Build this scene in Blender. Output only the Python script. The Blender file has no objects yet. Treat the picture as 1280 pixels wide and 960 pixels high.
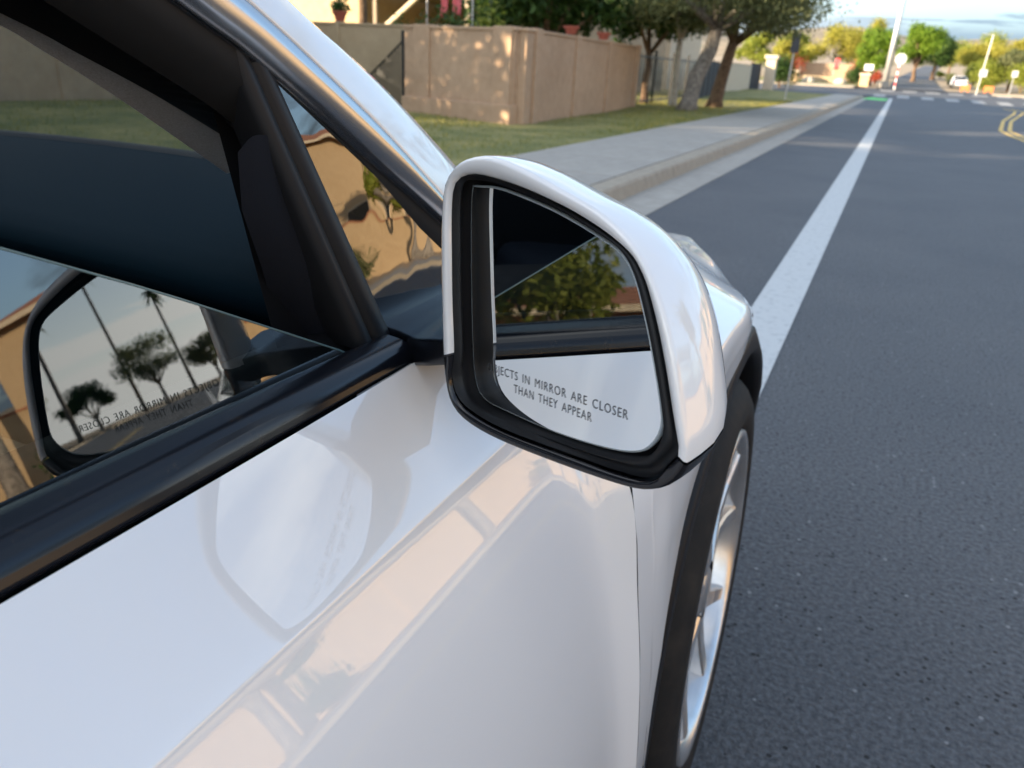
import bpy, math, random
import numpy as np
from mathutils import Matrix, Vector
random.seed(7); rng = np.random.default_rng(7)
sc = bpy.context.scene
COL = sc.collection
PI = math.pi

# ------------------------------------------------------------------ camera
H = 1.125
cd = bpy.data.cameras.new('camera'); cam = bpy.data.objects.new('camera', cd); COL.objects.link(cam)
cd.sensor_width = 36; cd.lens = 27.56; cd.clip_start = 0.02; cd.clip_end = 6000
cam.matrix_world = Matrix(((0.906406, -0.200660, 0.371704, 0), (0.419613, 0.326677, -0.846881, 0),
                           (0.048508, 0.923590, 0.380302, H), (0, 0, 0, 1)))
cd.dof.use_dof = True; cd.dof.focus_distance = 0.52; cd.dof.aperture_fstop = 11.5
sc.camera = cam

# ------------------------------------------------------------------ sky, sun, exposure
SUN_EL = math.radians(12); TO_SUN = (-0.72, -0.694)
SUN_AZ = math.atan2(TO_SUN[0], TO_SUN[1])
world = bpy.data.worlds.new('World'); sc.world = world; world.use_nodes = True
wn = world.node_tree; wn.nodes.clear()
def N(tree, typ, **kw):
    n = tree.nodes.new(typ)
    for k, v in kw.items(): setattr(n, k, v)
    return n
out = N(wn, 'ShaderNodeOutputWorld'); bg = N(wn, 'ShaderNodeBackground'); bg.inputs[1].default_value = 0.14
sky = N(wn, 'ShaderNodeTexSky', sky_type='NISHITA', sun_disc=False)
sky.sun_elevation = SUN_EL; sky.sun_rotation = SUN_AZ; sky.air_density = 1.0; sky.dust_density = 0.0; sky.ozone_density = 1.5; sky.altitude = 1200
# thin streaky cloud all over the sky
tc = N(wn, 'ShaderNodeTexCoord'); sep = N(wn, 'ShaderNodeSeparateXYZ'); wn.links.new(tc.outputs['Generated'], sep.inputs[0])
den = N(wn, 'ShaderNodeMath', operation='ADD'); den.inputs[1].default_value = 0.16; wn.links.new(sep.outputs[2], den.inputs[0])
mx = N(wn, 'ShaderNodeMath', operation='MAXIMUM'); mx.inputs[1].default_value = 0.05; wn.links.new(den.outputs[0], mx.inputs[0])
dv = N(wn, 'ShaderNodeVectorMath', operation='DIVIDE'); wn.links.new(tc.outputs['Generated'], dv.inputs[0])
cmb = N(wn, 'ShaderNodeCombineXYZ')
for i in range(3): wn.links.new(mx.outputs[0], cmb.inputs[i])
wn.links.new(cmb.outputs[0], dv.inputs[1])
mp = N(wn, 'ShaderNodeMapping'); mp.inputs['Scale'].default_value = (0.75, 2.1, 0.0); mp.inputs['Rotation'].default_value = (0, 0, 0.35)
wn.links.new(dv.outputs[0], mp.inputs[0])
nz = N(wn, 'ShaderNodeTexNoise'); nz.inputs['Scale'].default_value = 1.1; nz.inputs['Detail'].default_value = 9; nz.inputs['Roughness'].default_value = 0.6
nz.inputs['Distortion'].default_value = 0.5
wn.links.new(mp.outputs[0], nz.inputs[0])
rp = N(wn, 'ShaderNodeValToRGB'); rp.color_ramp.elements[0].position = 0.49; rp.color_ramp.elements[1].position = 0.69
wn.links.new(nz.outputs[0], rp.inputs[0])
hz = N(wn, 'ShaderNodeMath', operation='ADD'); hz.inputs[1].default_value = 0.03; wn.links.new(sep.outputs[2], hz.inputs[0])
hm = N(wn, 'ShaderNodeMath', operation='MAXIMUM'); hm.inputs[1].default_value = 0.03; wn.links.new(hz.outputs[0], hm.inputs[0])
inv = N(wn, 'ShaderNodeMath', operation='DIVIDE'); inv.inputs[0].default_value = 0.080; wn.links.new(hm.outputs[0], inv.inputs[1])   # longer path near the horizon
cs = N(wn, 'ShaderNodeMath', operation='ADD'); wn.links.new(rp.outputs[0], cs.inputs[0]); wn.links.new(inv.outputs[0], cs.inputs[1])
cm = N(wn, 'ShaderNodeMath', operation='MULTIPLY', use_clamp=True); cm.inputs[1].default_value = 0.97; wn.links.new(cs.outputs[0], cm.inputs[0])
tsun = Vector((TO_SUN[0]*math.cos(SUN_EL), TO_SUN[1]*math.cos(SUN_EL), math.sin(SUN_EL))).normalized()
dt = N(wn, 'ShaderNodeVectorMath', operation='DOT_PRODUCT'); wn.links.new(tc.outputs['Generated'], dt.inputs[0]); dt.inputs[1].default_value = tsun
mr = N(wn, 'ShaderNodeMapRange'); wn.links.new(dt.outputs['Value'], mr.inputs[0]); mr.inputs[1].default_value = -0.7; mr.inputs[2].default_value = 0.9
mcl = N(wn, 'ShaderNodeMix', data_type='RGBA'); wn.links.new(mr.outputs[0], mcl.inputs[0]); mcl.inputs[6].default_value = (0.95, 1.28, 1.55, 1); mcl.inputs[7].default_value = (9.0, 8.6, 7.9, 1)
mixc = N(wn, 'ShaderNodeMix', data_type='RGBA'); wn.links.new(cm.outputs[0], mixc.inputs[0])
wn.links.new(sky.outputs[0], mixc.inputs[6]); wn.links.new(mcl.outputs[2], mixc.inputs[7])
wn.links.new(mixc.outputs[2], bg.inputs[0]); wn.links.new(bg.outputs[0], out.inputs[0])
sd = bpy.data.lights.new('sun', 'SUN'); sd.energy = 5.0; sd.angle = math.radians(0.53); sd.color = (1.0, 0.80, 0.56)
so = bpy.data.objects.new('sun', sd); COL.objects.link(so)
ts = Vector((TO_SUN[0]*math.cos(SUN_EL), TO_SUN[1]*math.cos(SUN_EL), math.sin(SUN_EL))).normalized()
so.rotation_euler = ts.to_track_quat('Z', 'Y').to_euler(); so.location = ts*50
sc.view_settings.view_transform = 'Standard'; sc.view_settings.look = 'None'
sc.view_settings.exposure = 1.85; sc.view_settings.gamma = 1.0; sc.view_settings.use_curve_mapping = False
sc.cycles.max_bounces = 8; sc.cycles.transparent_max_bounces = 16; sc.cycles.caustics_reflective = False; sc.cycles.caustics_refractive = False

# ------------------------------------------------------------------ material helpers
def mat(name, col, rough=0.6, metal=0.0, coat=0.0, spec=0.5, noise=None, bump=None, island=None, coat_rough=0.03, scale2=None):
    """noise=(scale, colour2, lo, hi); scale2 adds a second larger blotch; bump=(scale, strength, dist); island=colour2"""
    m = bpy.data.materials.new(name); m.use_nodes = True; t = m.node_tree; p = t.nodes['Principled BSDF']
    p.inputs['Base Color'].default_value = (*col, 1); p.inputs['Roughness'].default_value = rough
    p.inputs['Metallic'].default_value = metal; p.inputs['Coat Weight'].default_value = coat
    p.inputs['Coat Roughness'].default_value = coat_rough; p.inputs['Specular IOR Level'].default_value = spec
    src = None
    co = N(t, 'ShaderNodeTexCoord')
    if noise:
        nn = N(t, 'ShaderNodeTexNoise'); nn.inputs['Scale'].default_value = noise[0]; nn.inputs['Detail'].default_value = 8; nn.inputs['Roughness'].default_value = 0.65
        t.links.new(co.outputs['Object'], nn.inputs[0])
        r = N(t, 'ShaderNodeValToRGB'); r.color_ramp.elements[0].position = noise[2]; r.color_ramp.elements[1].position = noise[3]
        r.color_ramp.elements[0].color = (*col, 1); r.color_ramp.elements[1].color = (*noise[1], 1)
        t.links.new(nn.outputs[0], r.inputs[0]); src = r.outputs[0]
    if scale2:
        n2 = N(t, 'ShaderNodeTexNoise'); n2.inputs['Scale'].default_value = scale2[0]; n2.inputs['Detail'].default_value = 5
        t.links.new(co.outputs['Object'], n2.inputs[0])
        r2 = N(t, 'ShaderNodeValToRGB'); r2.color_ramp.elements[0].position = 0.35; r2.color_ramp.elements[1].position = 0.7
        r2.color_ramp.elements[0].color = (1, 1, 1, 1); r2.color_ramp.elements[1].color = (*scale2[1], 1)
        t.links.new(n2.outputs[0], r2.inputs[0])
        mm = N(t, 'ShaderNodeMix', data_type='RGBA', blend_type='MULTIPLY'); mm.inputs[0].default_value = 1
        if src: t.links.new(src, mm.inputs[6])
        else: mm.inputs[6].default_value = (*col, 1)
        t.links.new(r2.outputs[0], mm.inputs[7]); src = mm.outputs[2]
    if island:
        g = N(t, 'ShaderNodeNewGeometry'); r = N(t, 'ShaderNodeValToRGB')
        r.color_ramp.elements[0].color = (*col, 1); r.color_ramp.elements[1].color = (*island, 1)
        t.links.new(g.outputs['Random Per Island'], r.inputs[0]); src = r.outputs[0]
    if src: t.links.new(src, p.inputs['Base Color'])
    if bump:
        b = N(t, 'ShaderNodeTexNoise'); b.inputs['Scale'].default_value = bump[0]; b.inputs['Detail'].default_value = 6; b.inputs['Roughness'].default_value = 0.6
        t.links.new(co.outputs['Object'], b.inputs[0])
        bn = N(t, 'ShaderNodeBump'); bn.inputs['Strength'].default_value = bump[1]; bn.inputs['Distance'].default_value = bump[2]
        t.links.new(b.outputs[0], bn.inputs['Height']); t.links.new(bn.outputs[0], p.inputs['Normal'])
    return m

def leafmat(name, c1, c2, trans=0.35):
    m = mat(name, c1, 0.55, island=c2, spec=0.25); t = m.node_tree; p = t.nodes['Principled BSDF']
    tr = N(t, 'ShaderNodeBsdfTranslucent'); mixs = N(t, 'ShaderNodeMixShader'); mixs.inputs[0].default_value = trans
    lk = p.inputs['Base Color'].links[0].from_socket
    t.links.new(lk, tr.inputs[0]); t.links.new(p.outputs[0], mixs.inputs[1]); t.links.new(tr.outputs[0], mixs.inputs[2])
    t.links.new(mixs.outputs[0], t.nodes['Material Output'].inputs[0])
    return m

def glassmat(name, tint, boost=1.0, ior=1.5, wave=0.0):
    m = bpy.data.materials.new(name); m.use_nodes = True; t = m.node_tree; t.nodes.clear()
    o = N(t, 'ShaderNodeOutputMaterial'); ms = N(t, 'ShaderNodeMixShader')
    tr = N(t, 'ShaderNodeBsdfTransparent'); tr.inputs[0].default_value = (*tint, 1)
    gl = N(t, 'ShaderNodeBsdfGlossy'); gl.inputs['Roughness'].default_value = 0.0; gl.inputs[0].default_value = (1, 1, 1, 1)
    fr = N(t, 'ShaderNodeFresnel'); fr.inputs[0].default_value = ior
    mu = N(t, 'ShaderNodeMath', operation='MULTIPLY', use_clamp=True); mu.inputs[1].default_value = boost
    t.links.new(fr.outputs[0], mu.inputs[0]); t.links.new(mu.outputs[0], ms.inputs[0])
    t.links.new(tr.outputs[0], ms.inputs[1]); t.links.new(gl.outputs[0], ms.inputs[2]); t.links.new(ms.outputs[0], o.inputs[0])
    if wave:
        co = N(t, 'ShaderNodeTexCoord'); b = N(t, 'ShaderNodeTexNoise'); b.inputs['Scale'].default_value = 12; b.inputs['Detail'].default_value = 1.5
        t.links.new(co.outputs['Object'], b.inputs[0]); bn = N(t, 'ShaderNodeBump'); bn.inputs['Strength'].default_value = 1; bn.inputs['Distance'].default_value = wave
        t.links.new(b.outputs[0], bn.inputs['Height']); t.links.new(bn.outputs[0], gl.inputs['Normal'])
    return m

M = {}
M['paint'] = mat('white_paint', (0.765, 0.750, 0.728), 0.42, coat=1.0, coat_rough=0.004)
M['paint'].node_tree.nodes['Principled BSDF'].inputs['Coat IOR'].default_value = 1.8
M['trim'] = mat('satin_black_trim', (0.005, 0.006, 0.009), 0.22, spec=0.40, noise=(48, (0.055, 0.038, 0.022), 0.60, 0.82))
M['frame'] = mat('satin_metal_trim', (0.46, 0.46, 0.47), 0.22, metal=1.0)
M['black'] = mat('black_plastic', (0.010, 0.010, 0.011), 0.5, spec=0.3, bump=(900, 0.15, 0.0005))
M['gloss'] = mat('gloss_black_plastic', (0.008, 0.008, 0.010), 0.16, spec=0.5)
M['rubber'] = mat('black_rubber', (0.008, 0.008, 0.008), 0.6, spec=0.3)
M['clad'] = mat('grained_cladding', (0.006, 0.006, 0.007), 0.5, spec=0.25, bump=(700, 0.2, 0.0006))
M['tyre'] = mat('tyre_rubber', (0.011, 0.0105, 0.010), 0.75, spec=0.25, noise=(25, (0.026, 0.022, 0.018), 0.45, 0.75), bump=(140, 0.3, 0.001))
M['alloy'] = mat('silver_alloy', (0.62, 0.61, 0.60), 0.26, metal=0.85, noise=(14, (0.5, 0.47, 0.43), 0.45, 0.8))
M['fabric'] = mat('dark_fabric', (0.012, 0.013, 0.017), 0.9, spec=0.15, bump=(900, 0.5, 0.0006))
M['grey_fabric'] = mat('grey_headliner_fabric', (0.50, 0.52, 0.55), 0.95, spec=0.1, bump=(800, 0.5, 0.0006), noise=(700, (0.36, 0.36, 0.37), 0.4, 0.7))
M['dash'] = mat('dashboard_leather', (0.005, 0.016, 0.024), 0.75, spec=0.05, bump=(500, 0.2, 0.0004))
M['dark'] = mat('dark_interior', (0.006, 0.006, 0.007), 0.8, spec=0.2)
M['mirror'] = mat('mirror_silver', (0.80, 0.84, 0.86), 0.0, metal=1.0)
M['mirror_edge'] = mat('mirror_bevel', (0.42, 0.46, 0.47), 0.25, spec=0.6)
M['ink'] = mat('etched_lettering', (0.08, 0.09, 0.10), 0.7, spec=0.1)
_t = M['ink'].node_tree; _mx = N(_t, 'ShaderNodeMixShader'); _mx.inputs[0].default_value = 0.28; _tr = N(_t, 'ShaderNodeBsdfTransparent')
_t.links.new(_t.nodes['Principled BSDF'].outputs[0], _mx.inputs[1]); _t.links.new(_tr.outputs[0], _mx.inputs[2]); _t.links.new(_mx.outputs[0], _t.nodes['Material Output'].inputs[0])
M['side_glass'] = glassmat('side_glass', (0.42, 0.52, 0.50), 2.7)
M['quarter_glass'] = glassmat('quarter_glass', (0.12, 0.13, 0.13), 2.3, wave=0.0015)
M['privacy_glass'] = glassmat('privacy_glass', (0.02, 0.02, 0.02), 0.4)
M['shield_glass'] = glassmat('windshield_glass', (0.93, 0.95, 0.93), 0.5)
M['wood'] = mat('weathered_wood', (0.30, 0.24, 0.17), 0.8)
M['iron'] = mat('painted_iron', (0.012, 0.012, 0.012), 0.5)

# ------------------------------------------------------------------ mesh helpers
def mesh(name, V, F, m, parent=None, smooth=False, uv=None):
    me = bpy.data.meshes.new(name); V = np.asarray(V, float)
    o = bpy.data.objects.new(name, me)
    if parent is not None:
        V = V-np.array(world_loc(parent)); o.parent = parent
    me.from_pydata(V.tolist(), [], [list(f) for f in F]); me.validate()
    if m is not None: me.materials.append(m)
    if smooth: me.polygons.foreach_set('use_smooth', [True]*len(me.polygons))
    me.update(); COL.objects.link(o)
    return o
def world_loc(o):
    p = Vector((0, 0, 0))
    while o is not None: p = p+o.location; o = o.parent
    return p
def empty(name, loc):
    o = bpy.data.objects.new(name, None); COL.objects.link(o); o.location = loc; o.empty_display_size = 0.2
    return o
def tag(o, label=None, cat=None, group=None, kind=None):
    if label: o['label'] = label
    if cat: o['category'] = cat
    if group: o['group'] = group
    if kind: o['kind'] = kind
    return o
def gridmesh(P, closed_u=False, closed_v=False):
    P = np.asarray(P, float); a, b = P.shape[:2]; V = P.reshape(-1, 3); F = []
    for i in range(a if closed_u else a-1):
        for j in range(b if closed_v else b-1):
            i2, j2 = (i+1) % a, (j+1) % b
            F.append((i*b+j, i2*b+j, i2*b+j2, i*b+j2))
    return V, F
def grid(name, P, m, parent=None, smooth=True, cu=False, cv=False, solid=0.0):
    V, F = gridmesh(P, cu, cv); o = mesh(name, V, F, m, parent, smooth)
    if solid:
        s = o.modifiers.new('solid', 'SOLIDIFY'); s.thickness = solid; s.offset = 0
    return o
class MB:
    def __init__(s): s.V = []; s.F = []
    def add(s, V, F):
        k = len(s.V); s.V += [tuple(v) for v in V]; s.F += [tuple(i+k for i in f) for f in F]; return s
    def box(s, x0, x1, y0, y1, z0, z1):
        return s.add([(x, y, z) for z in (z0, z1) for y in (y0, y1) for x in (x0, x1)],
                     [(0, 2, 3, 1), (4, 5, 7, 6), (0, 1, 5, 4), (2, 6, 7, 3), (0, 4, 6, 2), (1, 3, 7, 5)])
    def tube(s, pts, r, n=8, caps=True):
        pts = [Vector(p) for p in pts]
        rs = r if isinstance(r, (list, tuple)) else [r]*len(pts)
        k0 = len(s.V); V = []; F = []; up = Vector((0.31, 0.2, 0.93))
        for i, p in enumerate(pts):
            d = (pts[min(i+1, len(pts)-1)]-pts[max(i-1, 0)]).normalized()
            a = d.cross(up)
            if a.length < 1e-3: a = d.cross(Vector((1, 0, 0)))
            a.normalize(); b = d.cross(a)
            for k in range(n):
                t = 2*PI*k/n; V.append(p+(a*math.cos(t)+b*math.sin(t))*rs[i])
        for i in range(len(pts)-1):
            for k in range(n): F.append((i*n+k, i*n+(k+1) % n, (i+1)*n+(k+1) % n, (i+1)*n+k))
        if caps: F.append(tuple(range(n))[::-1]); F.append(tuple((len(pts)-1)*n+k for k in range(n)))
        return s.add(V, F)
    def prism(s, poly, z0, z1):     # poly in xy
        n = len(poly); V = [(x, y, z0) for x, y in poly]+[(x, y, z1) for x, y in poly]
        F = [tuple(range(n))[::-1], tuple(range(n, 2*n))]+[(i, (i+1) % n, n+(i+1) % n, n+i) for i in range(n)]
        return s.add(V, F)
    def build(s, name, m, parent=None, smooth=False): return mesh(name, s.V, s.F, m, parent, smooth)
def bevel(o, w=0.01, seg=2):
    b = o.modifiers.new('bevel', 'BEVEL'); b.width = w; b.segments = seg; b.limit_method = 'ANGLE'; return o
def catmull(pts, n, closed=False):
    P = np.asarray(pts, float); k = len(P); outp = []
    segs = k if closed else k-1
    for i in range(segs):
        g = (lambda j: P[j % k]) if closed else (lambda j: P[min(max(j, 0), k-1)])
        p0, p1, p2, p3 = g(i-1), g(i), g(i+1), g(i+2)
        if not closed:
            if i == 0: p0 = 2*p1-p2
            if i == segs-1: p3 = 2*p2-p1
        for t in np.linspace(0, 1, n, endpoint=False):
            outp.append(0.5*((2*p1)+(-p0+p2)*t+(2*p0-5*p1+4*p2-p3)*t*t+(-p0+3*p1-3*p2+p3)*t**3))
    if not closed: outp.append(P[-1])
    return np.array(outp)

# ================================================================== GROUND AND ROAD
YB = [-200, -60, -30, -10, -4, 0, 4, 8, 14, 20, 30, 40, 50, 57, 60, 64, 68, 72, 76, 80, 90, 100, 120, 150, 200, 260, 400, 3000]
def gz_raw(y): return 0.0 if y < 56 else (0.0015*(y-56)**2*2 if y < 61.5 else 0.033*(y-58.75)) if y < 200 else 4.66
YZ = [gz_raw(y) for y in YB]
def gz(y): return float(np.interp(y, YB, YZ))
def sheet(name, x0, x1, y0, y1, dz, m, parent=None, kind='structure', xs=None):
    ys = [y0]+[y for y in YB if y0 < y < y1]+[y1]
    P = [[(x, y, gz(y)+dz) for x in (xs or (x0, x1))] for y in ys]
    o = grid(name, P, m, parent, smooth=False)
    if kind and parent is None: o['kind'] = kind
    return o
M['asphalt'] = mat('asphalt', (0.042, 0.044, 0.048), 0.70, spec=0.42, noise=(80, (0.155, 0.158, 0.166), 0.34, 0.70), bump=(70, 0.9, 0.012), scale2=(0.9, (0.80, 0.82, 0.85)))
def asphalt_flecks(m):
    t = m.node_tree; p = t.nodes['Principled BSDF']; src = p.inputs['Base Color'].links[0].from_socket
    co = N(t, 'ShaderNodeTexCoord'); vo = N(t, 'ShaderNodeTexVoronoi'); vo.inputs['Scale'].default_value = 62
    t.links.new(co.outputs['Object'], vo.inputs['Vector'])
    sx = N(t, 'ShaderNodeSeparateColor'); t.links.new(vo.outputs['Color'], sx.inputs[0])
    g1 = N(t, 'ShaderNodeMath', operation='GREATER_THAN'); g1.inputs[1].default_value = 0.98; t.links.new(sx.outputs[0], g1.inputs[0])
    g2 = N(t, 'ShaderNodeMath', operation='LESS_THAN'); g2.inputs[1].default_value = 0.30; t.links.new(vo.outputs['Distance'], g2.inputs[0])
    gm = N(t, 'ShaderNodeMath', operation='MULTIPLY'); t.links.new(g1.outputs[0], gm.inputs[0]); t.links.new(g2.outputs[0], gm.inputs[1])
    mm = N(t, 'ShaderNodeMix', data_type='RGBA'); t.links.new(gm.outputs[0], mm.inputs[0]); t.links.new(src, mm.inputs[6]); mm.inputs[7].default_value = (0.23, 0.23, 0.23, 1)
    g3 = N(t, 'ShaderNodeMath', operation='LESS_THAN'); g3.inputs[1].default_value = 0.13; t.links.new(sx.outputs[1], g3.inputs[0])
    g4 = N(t, 'ShaderNodeMath', operation='MULTIPLY'); t.links.new(g3.outputs[0], g4.inputs[0]); t.links.new(g2.outputs[0], g4.inputs[1])
    m2 = N(t, 'ShaderNodeMix', data_type='RGBA'); t.links.new(g4.outputs[0], m2.inputs[0]); t.links.new(mm.outputs[2], m2.inputs[6]); m2.inputs[7].default_value = (0.014, 0.014, 0.015, 1)
    t.links.new(m2.outputs[2], p.inputs['Base Color'])
asphalt_flecks(M['asphalt'])
M['concrete'] = mat('concrete', (0.30, 0.275, 0.235), 0.85, noise=(7, (0.38, 0.35, 0.305), 0.35, 0.7), bump=(150, 0.3, 0.003), scale2=(0.6, (0.85, 0.85, 0.86)))
M['curb'] = mat('curb_concrete', (0.34, 0.29, 0.22), 0.85, noise=(9, (0.26, 0.22, 0.17), 0.4, 0.7), bump=(90, 0.4, 0.004))
M['dirt'] = mat('desert_dirt', (0.36, 0.28, 0.19), 0.95, noise=(1.5, (0.28, 0.22, 0.14), 0.4, 0.65), bump=(8, 0.5, 0.05))
M['lawn'] = mat('lawn_sun_tinted', (0.150, 0.155, 0.040), 0.95, noise=(1.1, (0.34, 0.28, 0.10), 0.42, 0.68), bump=(60, 0.6, 0.02), scale2=(9, (0.7, 0.75, 0.7)))  # yellow base and patches put sunlight into the lawn colour
M['linepaint'] = mat('white_road_paint', (0.50, 0.51, 0.50), 0.75, noise=(22, (0.24, 0.25, 0.26), 0.52, 0.82), bump=(120, 0.4, 0.003))
M['wornpaint'] = mat('worn_road_paint', (0.36, 0.36, 0.35), 0.8, noise=(6, (0.16, 0.16, 0.16), 0.45, 0.75))
M['yellowpaint'] = mat('yellow_road_paint', (0.62, 0.42, 0.10), 0.7, noise=(30, (0.5, 0.36, 0.12), 0.5, 0.75))
M['greenpaint'] = mat('green_road_paint', (0.13, 0.60, 0.14), 0.7, noise=(20, (0.2, 0.55, 0.2), 0.5, 0.75))
ground = sheet('ground', -2500, 2500, -200, 3000, -0.10, M['dirt'])
road = sheet('road', -1.68, 8.6, -72, 76, 0.0, M['asphalt'])
cross = sheet('cross_street', -140, 140, 61.5, 72.6, 0.004, M['asphalt'])
far_road = grid('far_road', [[(-0.75+a, y, gz(y)+0.0), (3.0+b, y, gz(y)+0.0)] for y, a, b in [(72.6, -2.4, 3.5), (75.5, -0.2, 0.6), (80, 0.0, 0.3), (90, 0.0, 0.2), (110, 0.6, 0.3), (140, 2.0, 1.3), (190, 4.5, 3.3)]], M['asphalt'], None, smooth=False); far_road['kind'] = 'structure'
def paint(name, quad, m, dz=0.006):
    V = [(x, y, gz(y)+dz) for x, y in quad]; return mesh(name, V, [tuple(range(len(V)))], m, road)
sheet('bike_lane_line', -0.467, -0.243, -71, 60.3, 0.005, M['linepaint'], road)
paint('green_bike_marking', [(-2.0, 56.4), (-0.55, 55.2), (-0.5, 59.3), (-1.62, 60.2)][0:4], M['greenpaint'], 0.009)
for k in range(10): paint('crosswalk_bar', [(-1.5+1.5*k, 61.6-0.55*k*0.6), (-0.75+1.5*k, 61.5-0.55*k*0.6), (-0.75+1.5*k, 65.0-0.5*k*0.6), (-1.5+1.5*k, 65.1-0.5*k*0.6)], M['wornpaint'], 0.016)
for k in range(7): paint('crosswalk_bar', [(-1.3+1.6*k, 70.2), (-0.3+1.6*k, 70.2), (-0.3+1.6*k, 72.2), (-1.3+1.6*k, 72.2)], M['wornpaint'], 0.016)
for off in (0.0, 0.24):
    pts = [(3.0+off, -40), (3.0+off, 18), (2.78+off, 23.5), (2.78+off*0.9, 26.3), (3.6+off, 34), (5.0+off*1.3, 44), (5.55+off*1.6, 48.5), (5.5+off*1.8, 54)]
    P = [[(x-0.055, y, 0.006), (x+0.055, y, 0.006)] for x, y in pts]
    grid('yellow_centre_line', P, M['yellowpaint'], road, smooth=False)
# gutter, curb, sidewalk, lawn on the car's side
gut = sheet('gutter', -2.10, -1.68, -71, 60.0, 0.004, M['concrete'])
curb = empty('curb', (-2.2, 0, 0)); curb['kind'] = 'structure'
cb = None
for k in range(-6, 21):
    if cb is None:
        mb = MB(); L = 2.985
        prof = [(-2.10, -0.02), (-2.085, 0.0), (-2.115, 0.115), (-2.135, 0.135), (-2.30, 0.14), (-2.30, -0.02)]
        V = [(x, y, z) for y in (0, L) for x, z in prof]; n = len(prof)
        mb.add(V, [tuple(range(n)), tuple(range(n, 2*n))[::-1]]+[(i, n+i, n+(i+1) % n, (i+1) % n) for i in range(n)])
        cb = mb.build('curb_stone', M['curb'], curb); o = cb
    else:
        o = cb.copy(); COL.objects.link(o)
    o.location = (0, k*3.0, 0)
walk = empty('sidewalk', (-2.9, 0, 0)); walk['kind'] = 'structure'
sl = None
for k in range(-10, 40):
    if sl is None:
        sl = MB().box(-3.78, -2.312, 0, 1.478, 0, 0.148).build('sidewalk_slab', M['concrete'], walk); bevel(sl, 0.006, 2); o = sl
    else:
        o = sl.copy(); COL.objects.link(o)
    o.location = (0, k*1.5, 0)
lawn_xs = [-60, -30, -20, -14, -11, -8, -6, -4.6, -3.79]
def lawn_z(x, y): return 0.13+0.03*math.sin(x*1.3+y*0.4)+0.02*math.sin(y*0.9)
ys = list(np.arange(-30, 61, 2.0))
lawn = grid('lawn', [[(x, y, (lawn_z(x, y) if x < -3.9 else 0.135)) for x in lawn_xs] for y in ys], M['lawn'], None); lawn['kind'] = 'structure'

# ================================================================== CAR
car = empty('parked_car', (-1.05, -0.3, 0.0))
tag(car, 'white car parked in the bike lane with black trim and passenger mirror', 'car')
def cz(P):                                   # heights in the car tables are given below eye level
    P = np.array(P, float); P[..., 2] += H; return P
def cgrid(name, P, m, parent=car, smooth=True, **k): return grid(name, cz(P), m, parent, smooth, **k)
def interp_stations(st, ys):
    """st: list of (y, [(x, z)...]); smooth interpolation in y"""
    Y = np.array([s[0] for s in st]); A = np.array([s[1] for s in st], float)
    dd = np.diff(A, axis=0)/np.diff(Y)[:, None, None]; sl = np.zeros_like(A); sl[0] = dd[0]; sl[-1] = dd[-1]; outp = []
    same = dd[:-1]*dd[1:] > 0; sl[1:-1] = np.where(same, 2*dd[:-1]*dd[1:]/np.where(same, dd[:-1]+dd[1:], 1), 0)
    for y in ys:
        i = int(np.clip(np.searchsorted(Y, y)-1, 0, len(Y)-2)); h = Y[i+1]-Y[i]; t = (y-Y[i])/h
        h00, h10, h01, h11 = 2*t**3-3*t*t+1, t**3-2*t*t+t, -2*t**3+3*t*t, t**3-t*t
        outp.append(h00*A[i]+h10*h*sl[i]+h01*A[i+1]+h11*h*sl[i+1])
    return np.array(outp)
# profile of the side: belt, shoulder (crease between points 2 and 3), lower door
LOWER = [(-.2225, -.2798), (-.1835, -.361), (-.152, -.47), (-.130, -.60), (-.122, -.75), (-.145, -.86), (-.21, -.93)]
SIDE = [(-2.9, [(-.36, -.14), (-.32, -.20), (-.285, -.255), (-.282, -.26), (-.24, -.36), (-.215, -.47), (-.20, -.60), (-.20, -.75), (-.22, -.86), (-.28, -.93)]),
        (-1.8, [(-.285, -.180), (-.254, -.222), (-.222, -.266), (-.2205, -.2698), (-.182, -.36), (-.150, -.47), (-.130, -.60), (-.124, -.75), (-.15, -.86), (-.21, -.93)]),
        (-0.7, [(-.2800, -.204), (-.2520, -.2405), (-.2240, -.2765)]+LOWER),
        (0.0, [(-.2830, -.209), (-.2535, -.2430), (-.2240, -.2765)]+LOWER),
        (0.3, [(-.2860, -.212), (-.2550, -.2445), (-.2240, -.2765)]+LOWER),
        (0.5, [(-.2910, -.214), (-.2575, -.2450), (-.2238, -.2762)]+LOWER),
        (0.555, [(-.2935, -.215), (-.2583, -.2452), (-.2238, -.2762)]+LOWER),
        (0.59, [(-.2950, -.215), (-.2580, -.2452), (-.2230, -.2755), (-.2212, -.279), (-.1800, -.360), (-.149, -.47), (-.127, -.60), (-.119, -.75), (-.142, -.86), (-.205, -.93)]),
        (0.625, [(-.298, -.216), (-.256, -.243), (-.213, -.271), (-.2105, -.274), (-.1490, -.350), (-.128, -.47), (-.112, -.60), (-.106, -.75), (-.13, -.86), (-.19, -.93)])]
def profile(pts):
    """rounded crease between shoulder and flank, smooth flank"""
    up = np.array(pts[:3]); lo = np.array(pts[3:])
    s1 = catmull(up, 6); s2 = catmull(lo, 7)
    mid = np.array([[s1[-1]*(1-t)**2+2*t*(1-t)*(s1[-1]+(s1[-1]-s1[-2])*0.12)+s2[0]*t*t for t in np.linspace(0, 1, 4)[1:-1]]]).reshape(-1, 2)
    return np.vstack([s1, mid, s2])
def side_surface(ys):
    st = interp_stations(SIDE, ys)
    return np.array([[(x, y, z) for x, z in profile(p)] for y, p in zip(ys, st)])
door = cgrid('front_door', side_surface(np.concatenate([np.linspace(-.74, .55, 44), np.linspace(.565, .6222, 8)])), M['paint'])
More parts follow.
